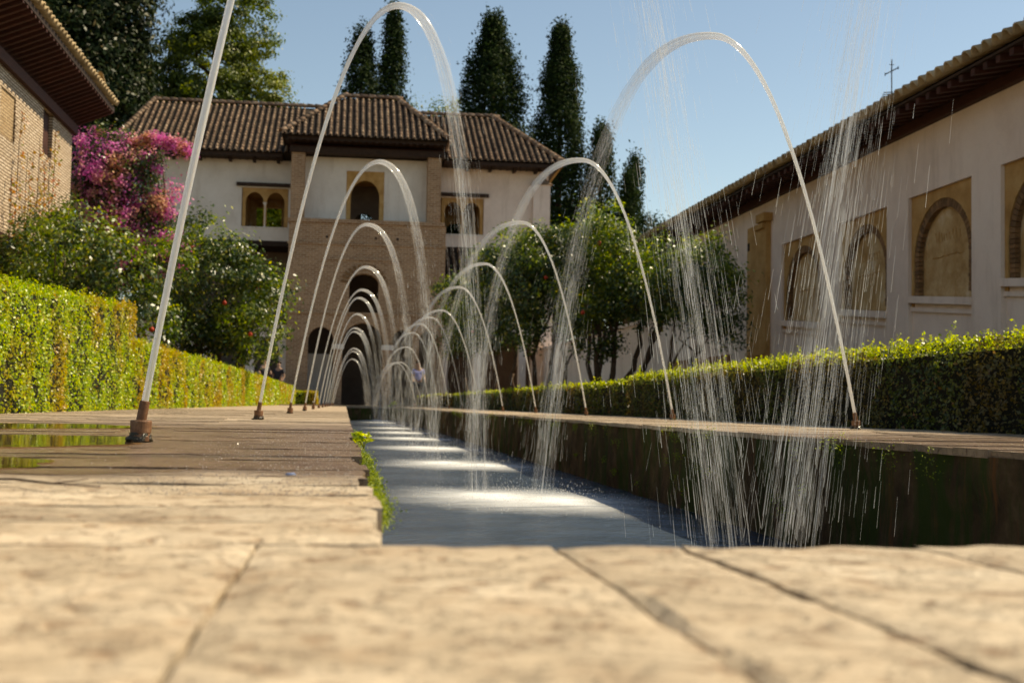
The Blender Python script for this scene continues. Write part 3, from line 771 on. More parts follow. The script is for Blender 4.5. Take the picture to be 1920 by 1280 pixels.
def tree(name, label, cat, base, blobs, trunks, n_clump, per, cr, leaf, mats, group=None, r0=.08, fruit=0, aspect=.5, flat=.8, fork=.45):
    t = empty(name, base, label, cat, group)
    m = MB()
    for (dx, dy, tx, ty, tz) in trunks:
        s = Vector((base[0] + dx, base[1] + dy, base[2])); e = Vector((tx, ty, tz)); mid = s.lerp(e, fork)
        limb(m, s, mid, r0, r0 * .7); limb(m, mid, e, r0 * .7, r0 * .35)
        for b in sorted(blobs, key=lambda b: (Vector(b[:3]) - e).length)[:3]:
            p = limb(m, mid.lerp(e, random.uniform(0, .9)), b[:3], r0 * .45, r0 * .12, .12)
            for _ in range(2):
                limb(m, p[random.randint(2, 4)], Vector(b[:3]) + Vector((random.uniform(-1, 1) * b[3], random.uniform(-1, 1) * b[4], random.uniform(-.6, 1) * b[5])) * .8, r0 * .2, r0 * .05, .12, 4, 5)
    m.build('trunk', MT['bark'], t, smooth=True)
    if leaf < .1: leaf *= 1.3; per *= .62; cr *= .85; n_clump = int(n_clump * .92)
    P, N = clump_crown(blobs, n_clump, per, cr, flat)
    if not isinstance(mats, (list, tuple)): mats = [mats]
    if len(mats) > 1:
        s = np.array([noise.noise(Vector(p) * .9) for p in P]) + (P[:, 2] - P[:, 2].mean()) * .18; k = s > .12  # higher and scattered clumps take the leaf painted as sunlit
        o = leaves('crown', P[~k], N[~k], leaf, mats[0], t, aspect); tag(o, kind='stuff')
        o = leaves('sun_tinted_foliage', P[k], N[k], leaf, mats[1], t, aspect); tag(o, kind='stuff')
    else:
        tag(leaves('crown', P, N, leaf, mats[0], t, aspect), kind='stuff')
    if fruit:
        vs_, fs_ = ico(.045, 2); me = bpy.data.meshes.new('fruit'); me.from_pydata([(v[0], v[1], v[2] * .95 + (.018 if v[2] > .9 * .045 else 0)) for v in vs_], [], fs_); me.materials.append(MT['red_bloom'])
        cam_p = Vector((0, 0, .1)); idx = RNG.choice(len(P), fruit * 12, False); n = 0
        for i in idx:
            b = blobs[RNG.integers(len(blobs))]; d = (cam_p - Vector(b[:3])).normalized(); q = Vector(b[:3]) + Vector(((d.x + random.uniform(-.7, .7)) * b[3], d.y * b[4], random.uniform(-.6, .4) * b[5])) * 1.0
            o = bpy.data.objects.new('fruit', me); COL.objects.link(o); o.parent = t; o.location = q - Vector(base); n += 1
            if n >= fruit: break
    return t

random.seed(21)
CL = [MT['citrus'], MT['citrus_lit']]
# left side behind the hedge
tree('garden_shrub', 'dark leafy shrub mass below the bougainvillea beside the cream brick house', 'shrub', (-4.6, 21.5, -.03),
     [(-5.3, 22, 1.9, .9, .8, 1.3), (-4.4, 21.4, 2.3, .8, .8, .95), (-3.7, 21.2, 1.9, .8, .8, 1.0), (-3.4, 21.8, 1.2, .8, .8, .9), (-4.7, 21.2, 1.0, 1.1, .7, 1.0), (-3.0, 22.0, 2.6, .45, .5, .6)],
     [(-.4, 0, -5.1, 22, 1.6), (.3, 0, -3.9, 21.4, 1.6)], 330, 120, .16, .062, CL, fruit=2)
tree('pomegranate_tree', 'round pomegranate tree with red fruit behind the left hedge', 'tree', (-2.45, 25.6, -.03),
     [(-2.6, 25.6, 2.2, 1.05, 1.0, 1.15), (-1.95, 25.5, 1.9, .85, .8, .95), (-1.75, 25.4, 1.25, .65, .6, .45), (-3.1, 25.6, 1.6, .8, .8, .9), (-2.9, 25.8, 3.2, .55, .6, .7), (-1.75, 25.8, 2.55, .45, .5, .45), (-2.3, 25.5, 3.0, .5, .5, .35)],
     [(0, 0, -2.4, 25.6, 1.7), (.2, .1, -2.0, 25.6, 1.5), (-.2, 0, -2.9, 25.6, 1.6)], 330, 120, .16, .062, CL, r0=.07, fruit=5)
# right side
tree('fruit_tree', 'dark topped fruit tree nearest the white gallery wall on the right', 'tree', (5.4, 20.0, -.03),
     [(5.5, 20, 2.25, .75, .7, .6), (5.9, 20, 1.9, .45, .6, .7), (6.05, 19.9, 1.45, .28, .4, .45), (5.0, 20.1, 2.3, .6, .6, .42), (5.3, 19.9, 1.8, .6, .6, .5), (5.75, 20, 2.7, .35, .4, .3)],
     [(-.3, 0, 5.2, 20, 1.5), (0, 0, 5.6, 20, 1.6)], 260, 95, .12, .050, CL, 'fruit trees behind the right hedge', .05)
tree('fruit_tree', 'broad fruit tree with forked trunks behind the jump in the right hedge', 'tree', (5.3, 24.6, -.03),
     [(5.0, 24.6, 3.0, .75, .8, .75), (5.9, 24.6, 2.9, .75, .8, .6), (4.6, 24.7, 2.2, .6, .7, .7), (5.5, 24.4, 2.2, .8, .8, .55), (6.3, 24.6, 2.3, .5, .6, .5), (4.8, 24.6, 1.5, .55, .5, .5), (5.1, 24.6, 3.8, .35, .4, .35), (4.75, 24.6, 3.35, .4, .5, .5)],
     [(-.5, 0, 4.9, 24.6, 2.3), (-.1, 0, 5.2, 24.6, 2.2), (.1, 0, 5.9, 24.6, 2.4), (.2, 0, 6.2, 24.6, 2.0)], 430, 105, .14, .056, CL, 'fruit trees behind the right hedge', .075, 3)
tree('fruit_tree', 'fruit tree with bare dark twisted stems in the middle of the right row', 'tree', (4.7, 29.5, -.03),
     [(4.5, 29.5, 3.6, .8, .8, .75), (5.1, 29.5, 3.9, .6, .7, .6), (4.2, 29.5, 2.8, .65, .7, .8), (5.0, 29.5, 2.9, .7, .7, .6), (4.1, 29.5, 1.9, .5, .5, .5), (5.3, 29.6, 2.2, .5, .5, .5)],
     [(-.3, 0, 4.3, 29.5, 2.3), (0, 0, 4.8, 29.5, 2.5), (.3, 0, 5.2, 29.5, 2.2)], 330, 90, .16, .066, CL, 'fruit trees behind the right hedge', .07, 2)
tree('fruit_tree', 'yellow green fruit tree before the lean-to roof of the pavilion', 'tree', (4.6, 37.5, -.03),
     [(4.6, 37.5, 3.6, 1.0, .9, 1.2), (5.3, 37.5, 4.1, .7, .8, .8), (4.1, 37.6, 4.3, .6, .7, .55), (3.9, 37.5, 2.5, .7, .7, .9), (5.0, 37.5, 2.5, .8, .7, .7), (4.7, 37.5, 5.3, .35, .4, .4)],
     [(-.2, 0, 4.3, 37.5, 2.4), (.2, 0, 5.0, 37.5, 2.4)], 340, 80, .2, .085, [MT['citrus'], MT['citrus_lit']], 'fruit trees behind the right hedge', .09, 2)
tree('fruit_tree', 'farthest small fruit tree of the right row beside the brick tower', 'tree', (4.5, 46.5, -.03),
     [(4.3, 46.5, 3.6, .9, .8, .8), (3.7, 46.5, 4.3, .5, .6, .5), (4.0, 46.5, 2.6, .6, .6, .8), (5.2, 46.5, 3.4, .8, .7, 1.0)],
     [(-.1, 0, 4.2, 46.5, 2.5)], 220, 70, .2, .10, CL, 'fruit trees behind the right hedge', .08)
# tall shoots above the right trees
tree('garden_shrub', 'tall loose shrub rising before the dark cypresses at the right end of the pavilion', 'shrub', (6.6, 34, -.03),
     [(6.3, 34, 4.3, .7, .7, .7), (6.9, 34, 4.5, .6, .7, .6), (6.0, 34, 3.6, .8, .7, .8), (7.2, 34, 3.7, .9, .8, .9), (6.5, 34, 5.3, .3, .4, .35)],
     [(0, 0, 6.4, 34, 3.6), (.2, 0, 7.0, 34, 3.8)], 260, 80, .2, .08, CL)
sprig((4.25, 13.2, .40), 14, .22, 'pale dry flower stalks standing above the jump in the right hedge', .03, 'hedge_top')['category'] = 'plant'

# bougainvillea
def bougainvillea():
    base = (-5.0, 30.5, -.03)
    t = empty('bougainvillea', base, 'big bougainvillea with magenta and orange blooms beside the cream house', 'bougainvillea')
    m = MB(); tips = []
    for k in range(7):
        e = Vector((-5.0 + random.uniform(-1.2, 1.0), 30.5 + random.uniform(-.3, .3), random.uniform(4, 6.1))); limb(m, base, e, .06, .015, .1, 6)
    arch = [Vector((-5.1, 30.3, 5.95)), Vector((-4.6, 30.2, 6.12)), Vector((-4.1, 30.1, 6.0)), Vector((-3.6, 30.1, 5.78))]
    m.tube(arch, [.02, .015, .01, .005], 5)
    m.build('stem', MT['bark'], t, smooth=True)
    bl = [(-5.6, 30.5, 6.0, .8, .6, .85), (-5.0, 30.4, 5.2, .8, .6, .85), (-5.8, 30.5, 4.8, .75, .6, .9), (-4.5, 30.4, 4.7, .6, .5, .7), (-4.4, 30.4, 3.9, .65, .5, .7), (-5.3, 30.4, 3.9, .9, .6, .9), (-4.9, 30.4, 5.9, .5, .5, .5), (-5.9, 30.5, 3.4, .7, .5, 1.0), (-4.6, 30.5, 2.9, .8, .6, .9)]
    bl = [(a, b, c - (.45 if c > 3.5 else 0), d, e, f_) for a, b, c, d, e, f_ in bl]
    P, N = clump_crown(bl, 420, 80, .15, .8); tag(leaves('foliage', P, N, .075, MT['citrus'], t, .6), kind='stuff')
    P, N = clump_crown([(a, b - .2, c, d * 1.03, e * 1.05, f_ * 1.03) for a, b, c, d, e, f_ in bl[:-1]], 210, 130, .115, .8)
    Q = []
    for k in range(34):
        f_ = random.random() * 2.99; i = int(f_); c = arch[i].lerp(arch[i + 1], f_ - i); Q.append(np.array(c) + RNG.normal(0, .085, (80, 3)))
    for c in ((-4.1, 30.1, 4.95), (-4.3, 30.1, 4.5), (-3.95, 30.1, 4.8), (-3.75, 30.1, 3.6), (-4.3, 30.0, 4.4)):
        Q.append(np.array(c) + RNG.normal(0, .16, (160, 3)))
    Q = np.concatenate(Q); P = np.concatenate([P, Q]); N = np.concatenate([N, np.tile([[0, -.3, 1.]], (len(Q), 1))])
    tag(leaves('bloom', P, N, .062, MT['bract'], t, .8), kind='stuff')
bougainvillea()

def cypress(label, x, y, ztop, w, lean=0, zb=0, prof=1.0, n=520, mat='cypress', notch=0):
    t = empty('cypress_tree', (x, y, -.05), label, 'cypress', 'cypresses behind the pavilion')
    m = MB(); m.tube([(x, y, -.05), (x + lean * .5, y, ztop * .5), (x + lean, y, ztop * .97)], [.3, .18, .03], 8); m.build('trunk', MT['bark'], t, smooth=True)
    z0 = zb if zb else 4
    P = []; N = []
    for k in range(n):
        f_ = random.random() ** .8; z = z0 + (ztop - z0) * f_
        r = w * .5 * (min(1, (1 - f_) * 1.55 + .05) ** prof) * (1 + .55 * noise.noise(Vector((x, y, z * .7))))
        a = random.uniform(0, 2 * pi); rr = r * random.uniform(.55, 1.08) * (1 + .25 * noise.noise(Vector((cos(a) * 2 + x, sin(a) * 2, z * .8))))
        c = np.array([x + lean * f_ + cos(a) * rr, y + sin(a) * rr, z]); kk = 38
        q = RNG.normal(0, 1, (kk, 3)) * np.array([.19, .19, .34]); P.append(c + q); N.append(np.tile([[cos(a), sin(a), .6]], (kk, 1)))
    P = np.concatenate(P); N = np.concatenate(N)
    tag(leaves('crown', P, N, .19, MT[mat], t, .45, .8), kind='stuff')
cypress('dark cypress left of the pair above the tower roof', .45, 68, 19.9, 2.7, 0, 9, .55, 420)
cypress('slender pointed cypress right of the pair above the tower roof', 2.2, 68.5, 21.3, 2.2, -.1, 9, .75, 420)
cypress('broadest cypress with wide skirts behind the right wing roof', 7.5, 68, 20.9, 5.0, 0, 9, .9, 1000)
cypress('tall ragged cypress standing clear of the right wing roof', 11.2, 68, 20.5, 3.6, 0, 3, .72, 1150)
cypress('lower cypress close against the right side of the ragged one', 13.3, 67, 14.9, 2.6, 0, 2, .7, 480)
cypress('short tapering cypress behind the fountain arc over the right garden', 14.6, 66, 12.5, 1.3, 0, 2, .6, 240)
cypress('thin needle shaped cypress farthest right in the sky gap', 16.3, 72, 14.6, .95, 0, 2, .4, 230)
tree('background_tree', 'small dark tree low beside the far end of the right gallery roof', 'tree', (16.0, 67, -.05), [(15.9, 67, 9, 1.4, 1, 1.6), (17, 67, 8, 1.6, 1, 2)], [(0, 0, 16, 67, 7)], 90, 70, .35, .2, MT['cypress'], None, .2)
tree('background_tree', 'pale airy tree showing between the cypresses above the tower roof', 'tree', (4.0, 75, -.05), [(3.4, 75, 16.8, 1.5, 1, 1.4), (5.6, 75, 17.3, 1.1, 1, 1.2), (4.5, 75, 15.5, 2, 1, 1.4)], [(0, 0, 4.2, 75, 15)], 60, 60, .34, .16, MT['broadleaf'], None, .25)
# big trees on the left
tree('magnolia_tree', 'huge dark glossy magnolia towering behind the cream brick house', 'tree', (-13.3, 62, -.05),
     [(-13.64, 62, 16.22, 3.72, 3.10, 5.27), (-11.47, 62, 17.77, 2.17, 2.33, 3.72), (-10.85, 62, 13.90, 1.40, 2.02, 2.79), (-16.43, 62, 19.32, 3.72, 3.10, 4.65), (-13.48, 62, 22.58, 3.41, 3.10, 2.79), (-11.78, 62, 11.26, 1.55, 1.86, 2.33), (-10.70, 62, 20.56, 1.24, 1.71, 1.86)],
     [(0, 0, -13, 62, 14)], 1000, 130, .46, .27, MT['magnolia'], None, .35, aspect=.45)
tree('background_tree', 'tall olive green conifer behind the left wing roof', 'tree', (-7.2, 66, -.05),
     [(-7.4, 66, 16.5, 2.6, 2, 3.2), (-6.5, 66, 20.2, 1.5, 1.5, 1.6), (-5.2, 66, 18.4, 1.3, 1.2, .9), (-5.0, 66, 20.2, .9, .9, .8), (-9.3, 66, 15.3, 1.7, 1.5, 2), (-5.0, 66, 15.8, 1.8, 1.4, 1.6), (-6.1, 66, 21.6, .6, .6, .7), (-3.6, 66, 15.2, .9, .8, .7), (-2.6, 66, 14.8, .6, .6, .5), (-8.0, 66, 18.8, 1.2, 1.2, 1.0)],
     [(0, 0, -6.8, 66, 17)], 620, 95, .27, .18, MT['broadleaf'], None, .35, flat=.5)
tree('background_tree', 'green tree coloured as sunlit, seen through the open window of the left wing', 'tree', (-4.4, 68, -.05), [(-4.5, 68, 9.6, 2.4, 1.0, 1.9), (-2.8, 68, 9.6, 2.0, 1.0, 1.9)], [(0, 0, -4.4, 68, 8)], 300, 90, .36, .22, MT['hedge_top'], None, .3)  # bright leaf colour makes up for the unlit side facing the camera
tree('background_tree', 'dark evergreen glimpsed through the twin window of the right wing', 'tree', (6.0, 68, -.05), [(5.6, 68, 9.4, 2.0, 1.0, 1.6)], [(0, 0, 5.8, 68, 8)], 160, 80, .36, .24, MT['cypress'], None, .3)

# ------------------------------------------------------------------ walls with arches
def arch_wall(m, x0, x1, z0, z1, d0, d1, opens, T, top=None):
    """slices of wall between x0 and x1, thickness d0..d1; opens = (centre, half width, spring z, bottom z, rise); T maps (s, d, z) to world"""
    xs = {x0, x1}
    for (c, r, zs, zb, rise) in opens:
        N_ = 14 if rise > 0 else 1
        for k in range(N_ + 1):
            xs.add(round(c - r * cos(pi * k / N_) if rise > 0 else c - r + 2 * r * k / N_, 5))
    xs = sorted(x for x in xs if x0 - 1e-6 <= x <= x1 + 1e-6)
    def hx(a, b, za0, zb0, za1, zb1):
        m.hexa([T(a, d0, za0), T(b, d0, zb0), T(b, d1, zb0), T(a, d1, za0), T(a, d0, za1), T(b, d0, zb1), T(b, d1, zb1), T(a, d1, za1)])
    for a, b in zip(xs[:-1], xs[1:]):
        mid = (a + b) / 2; hit = None
        for o_ in opens:
            if abs(mid - o_[0]) < o_[1] - 1e-5: hit = o_
        if hit is None: hx(a, b, z0, z0, z1, z1); continue
        c, r, zs, zb, rise = hit
        if zb > z0 + 1e-4: hx(a, b, z0, z0, zb, zb)
        f_ = lambda x: zs + rise * sqrt(max(0, 1 - ((x - c) / r) ** 2))
        hx(a, b, f_(a), f_(b), z1, z1)
TX = lambda s, d, z: (s, d, z)

# ------------------------------------------------------------------ roof tiles
def tile_mesh(w, L, mat, h=.62, th=.018, name='roof_tile'):
    m = MB(); n = 6
    for y, sc in ((0, 1.0), (L, .82)):
        for r in (1, 1 - th / (w / 2)):
            for k in range(n + 1):
                a = pi * k / n; m.v.append((-cos(a) * w / 2 * sc * r, y, sin(a) * w * h * sc * r + (0.022 if y == 0 else 0)))
    q = n + 1
    for k in range(n):
        m.f.append((k, k + 1, 2 * q + k + 1, 2 * q + k)); m.f.append((q + k + 1, q + k, 3 * q + k, 3 * q + k + 1)); m.f.append((k + 1, k, q + k, q + k + 1))
    m.f.append((0, 2 * q, 3 * q, q)); m.f.append((n, q + n, 3 * q + n, 2 * q + n))
    return m

def roof(parent, O, E, S, width, length_at, sp, rowp, mat, name, eave_objs=True, pan=True, tw=None):
    """O eave start, E unit eave direction, S unit slope direction; length_at(t) = column length (start, end) along the slope"""
    O = Vector(O); E = Vector(E).normalized(); S = Vector(S).normalized(); Nn = E.cross(S).normalized()
    if Nn.z < 0: Nn = -Nn
    tw = tw or sp * .54
    tm = tile_mesh(tw, rowp * 1.18, mat); base_me = tm.mesh('roof_tile', mat, True)
    B = MB(); n = int(width / sp)
    arr = np.array(tm.v); VS = []; FS = []; cnt = 0
    for i in range(n):
        t_ = (i + .5) * sp; s0, s1 = length_at(t_); k = 0; s = s0
        while s < s1 - rowp * .5:
            j = random.uniform(-.006, .006); yaw = random.uniform(-.03, .03)
            Mx = Matrix.Identity(4)
            e2 = (E * cos(yaw) + S * sin(yaw)); s2 = (S * cos(yaw) - E * sin(yaw)); s3 = (s2 + Nn * -.03).normalized()
            p = O + E * (t_ + j) + S * s + Nn * random.uniform(.0, .012)
            for q in range(3): Mx[q][0] = e2[q]; Mx[q][1] = s3[q]; Mx[q][2] = Nn[q]; Mx[q][3] = p[q]
            if s == s0 and eave_objs:
                o = link_mesh('roof_tile', base_me, parent); o.matrix_parent_inverse = o.matrix_parent_inverse @ Mx
            else:
                A = arr @ np.array(Mx.to_3x3()).T + np.array(p); VS.append(A); FS += [tuple(cnt + a for a in f_) for f_ in tm.f]; cnt += len(A)
            s += rowp
    if VS:
        me = bpy.data.meshes.new(name); me.from_pydata(np.concatenate(VS).tolist(), [], FS); me.materials.append(mat)
        me.polygons.foreach_set('use_smooth', [True] * len(me.polygons)); tag(link_mesh(name, me, parent), kind='stuff')

def ridge(parent, A, B, w, L, mat, name='ridge_tiles'):
    A = Vector(A); B = Vector(B); S = (B - A); D = S.length; S.normalize(); E = S.cross(Vector((0, 0, 1))).normalized(); Nn = E.cross(S)
    tm = tile_mesh(w, L * 1.15, mat); m = MB(); s = 0; c = 0
    while s < D:
        for v in tm.v: m.v.append(tuple(A + E * v[0] + S * (v[1] + s) + Nn * v[2]))
        m.f += [tuple(c + a for a in f_) for f_ in tm.f]; c += len(tm.v); s += L
    tag(m.build(name, mat, parent, smooth=True), kind='stuff')

# ------------------------------------------------------------------ the pavilion
def pavilion():
    t = empty('pavilion', (.7, 55, -.05), 'white pavilion with brick tower and tiled hip roofs at the end of the channel', 'building')
    Y = 55.0
    # white wings
    m = MB()
    wl = (-3.60, .40, 8.55, 7.52, .42); 
    lop = [(-4.02, .37, 8.50, 7.55, .42), (-3.12, .37, 8.50, 7.55, .42)]
    arch_wall(m, -8.6, -4.55, 6.92, 10.35, Y, Y + .45, [], TX)
    arch_wall(m, -2.6, -2.45, 6.92, 10.35, Y, Y + .45, [], TX)
    m.box(-4.55, -2.6, Y, Y + .45, 6.92, 7.5); m.box(-4.55, -2.6, Y, Y + .45, 9.16, 10.35)
    m.box(-8.6, -8.2, Y + .45, 63, -.1, 10.35)
    m.build('wall', MT['plaster'], t)
    m = MB()
    m.box(5.78, 8.6, Y, Y + .45, 6.92, 10.35); m.box(3.9, 5.78, Y, Y + .45, 6.92, 7.48); m.box(3.9, 5.78, Y, Y + .45, 9.05, 10.35)
    m.box(8.2, 8.6, Y + .45, 63, -.1, 10.35)
    m.build('wall', MT['plaster_pink'], t)
    # twin windows
    def window(x0, x1, z0, z1, cols, label, warm):
        w_ = empty('window', ((x0 + x1) / 2, Y, z0), None, None); w_.parent = t; w_.matrix_parent_inverse = Matrix.Translation(-Vector((.7, 55, -.05)))
        c0, c1 = x0 + (x1 - x0) * .27, x0 + (x1 - x0) * .73; r = (x1 - x0) * .195
        m = MB(); arch_wall(m, x0, x1, z0, z1, Y + .06, Y + .18, [(c0, r, z1 - .62, z0, .45), (c1, r, z1 - .62, z0, .45)], TX); m.build('arched_frame', MT['ochre'], w_)
        m = MB(); xc = (x0 + x1) / 2; m.lathe(xc, Y + .1, [(.07, z0), (.05, z0 + .06), (.045, z1 - .75), (.08, z1 - .66), (.09, z1 - .6)], 10); m.build('column', MT['plaster'], w_)
        m = MB(); m.box(x0 - .04, x1 + .04, Y - .03, Y + .2, z0 - .06, z0 - .002); m.build('sill', MT['plaster'], w_)
        m = MB(); m.box(x0 - .25, x1 + (.08 if x0 < 0 else .22), Y - .16, Y - .002, z1 + .06, z1 + .20); m.build('lintel', MT['wood_dark'], w_)
        # reveal of the room behind: jambs and back wall with a lit opening
        pieces('reveal', MT['ochre'], w_, [(x0 - .35, x0 + .12, Y + .46, Y + 2.8, z0 - .3, z1 + .3), (x1 - .12, x1 + .35, Y + .46, Y + 2.8, z0 - .3, z1 + .3), (x0 + .12, x1 - .12, Y + .46, Y + 2.8, z1 - .08, z1 + .3)])
        m = MB()
        if warm: arch_wall(m, x0 - .1, x1 + .1, z0 - .3, z1 + .3, Y + 2.81, Y + 3.0, [((x0 + x1) / 2, (x1 - x0) * .29, z1 - .42, z0 - .25, 0)], TX)
        else: arch_wall(m, x0 - .1, x1 + .1, z0 - .3, z1 + .3, Y + 2.81, Y + 3.0, [((x0 + x1) / 2 - .02, (x1 - x0) * .33, z0 + .38, z0 - .25, .5)], TX)
        m.build('inner_arch', MT['ochre_light'], w_)
        return w_
    window(-4.53, -2.62, 7.5, 9.16, 2, None, True); window(3.95, 5.76, 7.48, 9.05, 2, None, False)
    # wing soffits, eave beams and beam ends
    pieces('soffit', MT['wood_dark'], t, [(-10.0, -2.86, 54.1, 55.3, 10.36, 10.5), (3.97, 9.0, 54.05, 55.3, 10.36, 10.5), (8.6, 9.0, 55.302, 63, 10.36, 10.5)])
    for x in (-7.4, -6.3, -5.05, -4.05, -3.05, 5.0, 6.0, 7.05, 8.0):
        MB().box(x - .06, x + .06, Y - .55, Y - .003, 10.22, 10.357).build('beam_end', MT['wood_dark'], t)
    for k in range(24):
        x = -9.6 + k * .29; MB().box(x - .045, x + .045, 54.0, 54.98, 10.33, 10.357).build('rafter', MT['wood_dark'], t)
    for k in range(17):
        x = 4.15 + k * .29; MB().box(x - .045, x + .045, 53.98, 54.98, 10.33, 10.357).build('rafter', MT['wood_dark'], t)
    # roofs: (eave y, z) -> (ridge y, z)
    def hiproof(name, xe0, xe1, xr0, xr1, ye, yr, ze, zr, label=None, hipl=True, hipr=True, sp=.262):
        r = empty(name, ((xe0 + xe1) / 2, ye, ze), None, None); r.parent = t; r.matrix_parent_inverse = Matrix.Translation(-Vector((.7, 55, -.05)))
        yb = 2 * yr - ye
        m = MB(); m.poly([(xe0, ye, ze), (xe1, ye, ze), (xr1, yr, zr), (xr0, yr, zr)]); m.poly([(xe1, ye, ze), (xe1, yb, ze), (xr1, yr, zr)]); m.poly([(xe1, yb, ze), (xe0, yb, ze), (xr0, yr, zr), (xr1, yr, zr)]); m.poly([(xe0, yb, ze), (xe0, ye, ze), (xr0, yr, zr)])
        m.poly([(xe0, ye, ze - .01), (xe0, yb, ze - .01), (xe1, yb, ze - .01), (xe1, ye, ze - .01)])
        m.build('tile_bed', MT['tile_bed'], r)
        S = Vector((0, yr - ye, zr - ze)); SL = S.length
        def la(t_):
            x = xe0 + t_
            if x < xr0: return (-.08, SL * (x - xe0) / max(xr0 - xe0, .01))
            if x > xr1: return (-.08, SL * (xe1 - x) / max(xe1 - xr1, .01))
            return (-.08, SL - .05)
        roof(r, (xe0, ye, ze + .015), (1, 0, 0), S, xe1 - xe0, la, sp, .34, MT['tile'], 'tile_courses')
        if hipr:
            S2 = Vector((xr1 - xe1, 0, zr - ze)); hd = yr - ye
            roof(r, (xe1, ye, ze + .015), (0, 1, 0), S2, yb - ye, lambda q: (-.08, S2.length * min(q / hd, (2 * hd - q) / hd)), sp, .34, MT['tile'], 'tile_courses', False)
        for A, B in (((xr0, yr, zr + .05), (xr1, yr, zr + .05)), ((xe0, ye, ze + .05), (xr0, yr, zr + .05)), ((xe1, ye, ze + .05), (xr1, yr, zr + .05))):
            ridge(r, A, B, .26, .36, MT['tile'])
        return r
    hiproof('wing_roof', -9.9, -2.0, -8.88, .8, 54.0, 59.0, 10.52, 13.58, hipr=False)
    hiproof('wing_roof', 2.2, 9.05, 2.5, 6.55, 54.0, 59.0, 10.56, 13.5)
    hiproof('tower_roof', -2.82, 3.97, -.36, 1.97, 52.2, 56.0, 10.95, 13.42)
    # tower: pilasters, loggia, brick base
    F_ = 53.0
    pieces('pilaster', MT['tower_brick'], t, [(-2.42, -1.87, F_, F_ + .9, 7.66, 10.60), (3.2, 3.76, F_, F_ + .9, 7.66, 10.60)])
    pieces('tower_side_wall', MT['tower_brick_side'], t, [(-2.42, -2.2, F_ + .9, Y + .5, 7.66, 10.6), (3.5, 3.76, F_ + .9, Y + .5, 7.66, 10.6)])
    m = MB(); m.box(-1.87, -.16, F_ + .75, F_ + .95, 7.66, 10.36); m.box(1.42, 3.2, F_ + .75, F_ + .95, 7.66, 10.36); m.box(-.16, 1.42, F_ + .75, F_ + .95, 9.82, 10.36); m.build('wall', MT['plaster'], t)
    m = MB(); arch_wall(m, -.16, 1.42, 7.66, 9.82, F_ + .80, F_ + .92, [(.63, .6, 8.72, 7.66, .72)], TX); m.build('arched_frame', MT['ochre'], t)
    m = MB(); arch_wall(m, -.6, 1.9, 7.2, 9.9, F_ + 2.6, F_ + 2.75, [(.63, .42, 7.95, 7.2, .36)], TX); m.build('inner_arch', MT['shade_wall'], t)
    pieces('reveal', MT['ochre'], t, [(-.45, -.02, F_ + .96, F_ + 2.59, 7.3, 9.9), (1.28, 1.7, F_ + .96, F_ + 2.59, 7.3, 9.9), (-.02, 1.28, F_ + .96, F_ + 2.59, 9.5, 9.9), (-.6, 1.9, F_ + 2.76, F_ + 2.9, 8.4, 9.9)])
    pieces('eave_beam', MT['wood_dark'], t, [(-2.5, 3.9, F_ - .12, F_ + .4, 10.37, 10.62), (-2.6, 3.9, 52.4, 55, 10.80, 10.93)])
    m = MB(); m.box(-2.5, 3.85, F_ + .3, F_ + .96, 10.62, 10.79); m.build('eave_board', MT['wood'], t)
    for k in range(24):
        x = -2.6 + k * .28; MB().box(x - .05, x + .05, 52.3, 52.87, 10.75, 10.79).build('rafter', MT['wood_dark'], t)
    # brick body with the arched window and the portico arches
    m = MB(); arch_wall(m, -2.45, 4.0, 3.78, 5.95, F_, F_ + .5, [(.66, .60, 5.02, 3.83, .42)], TX)
    arch_wall(m, -2.45, 4.0, 5.95, 7.50, F_, F_ + .5, [], TX)
    arch_wall(m, -2.45, 4.0, -.05, 3.78, F_, F_ + .5, [(-1.05, .52, 2.62, -.05, .58), (.66, .82, 2.55, -.05, .85), (2.30, .42, 2.70, -.05, .46), (3.4, .42, 2.7, -.05, .46)], TX)
    m.box(-2.45, -2.0, F_ + .5, Y + 1.8, -.05, 7.5); m.box(3.55, 4.0, F_ + .5, Y + 1.8, -.05, 7.5)
    m.build('brick_body', MT['tower_brick'], t)
    pieces('string_course', MT['tower_brick'], t, [(-2.5, 3.95, F_ - .08, F_ + 1.0, 7.502, 7.655), (-2.5, 4.05, F_ - .05, F_ - .002, 6.60, 6.68), (-.85, 2.2, F_ - .05, F_ - .002, 5.98, 6.06), (-2.5, 4.05, F_ - .05, F_ - .002, 3.74, 3.82)])
    for x in (-.9, 1.1, 2.0):
        MB().box(x - .05, x + .05, F_ - .012, F_ - .002, 6.86, 6.96).build('hole_shade_plate', MT['wood_dark'], t)  # dark plate on the brick stands in for a shaded hole
    m = MB()
    for k in range(13):      # radial bricks round the arched window
        a = pi * (k + .5) / 13
        for r in (.66, .9): pass
        c_, s_ = cos(a), sin(a); w_ = .055
        p = [(.66 + c_ * r - s_ * q * w_, 5.02 + s_ * r * .86 + c_ * q * w_) for r, q in ((.68, -1), (.95, -1), (.95, 1), (.68, 1))]
        b_ = MB(); b_.hexa([(p[i][0], F_ - .03, p[i][1]) for i in range(4)] + [(p[i][0], F_ - .002, p[i][1]) for i in range(4)]); b_.build('brick', MT['voussoir'], t)
    # pillars with capitals and the room behind, coloured dark as shade
    for x in (-.34, 1.68):
        m = MB(); m.box(x - .17, x + .17, F_ - .06, F_ - .002, 0, 2.3); m.build('pillar', MT['tower_brick'], t)
        m = MB(); m.box(x - .24, x + .24, F_ - .10, F_ - .002, 2.302, 2.50); m.build('capital', MT['plaster'], t)
    m = MB(); m.box(-8.2, 8.2, 57.3, 57.6, -.05, 6.9); m.build('portico_back_wall', MT['shade_wall'], t)
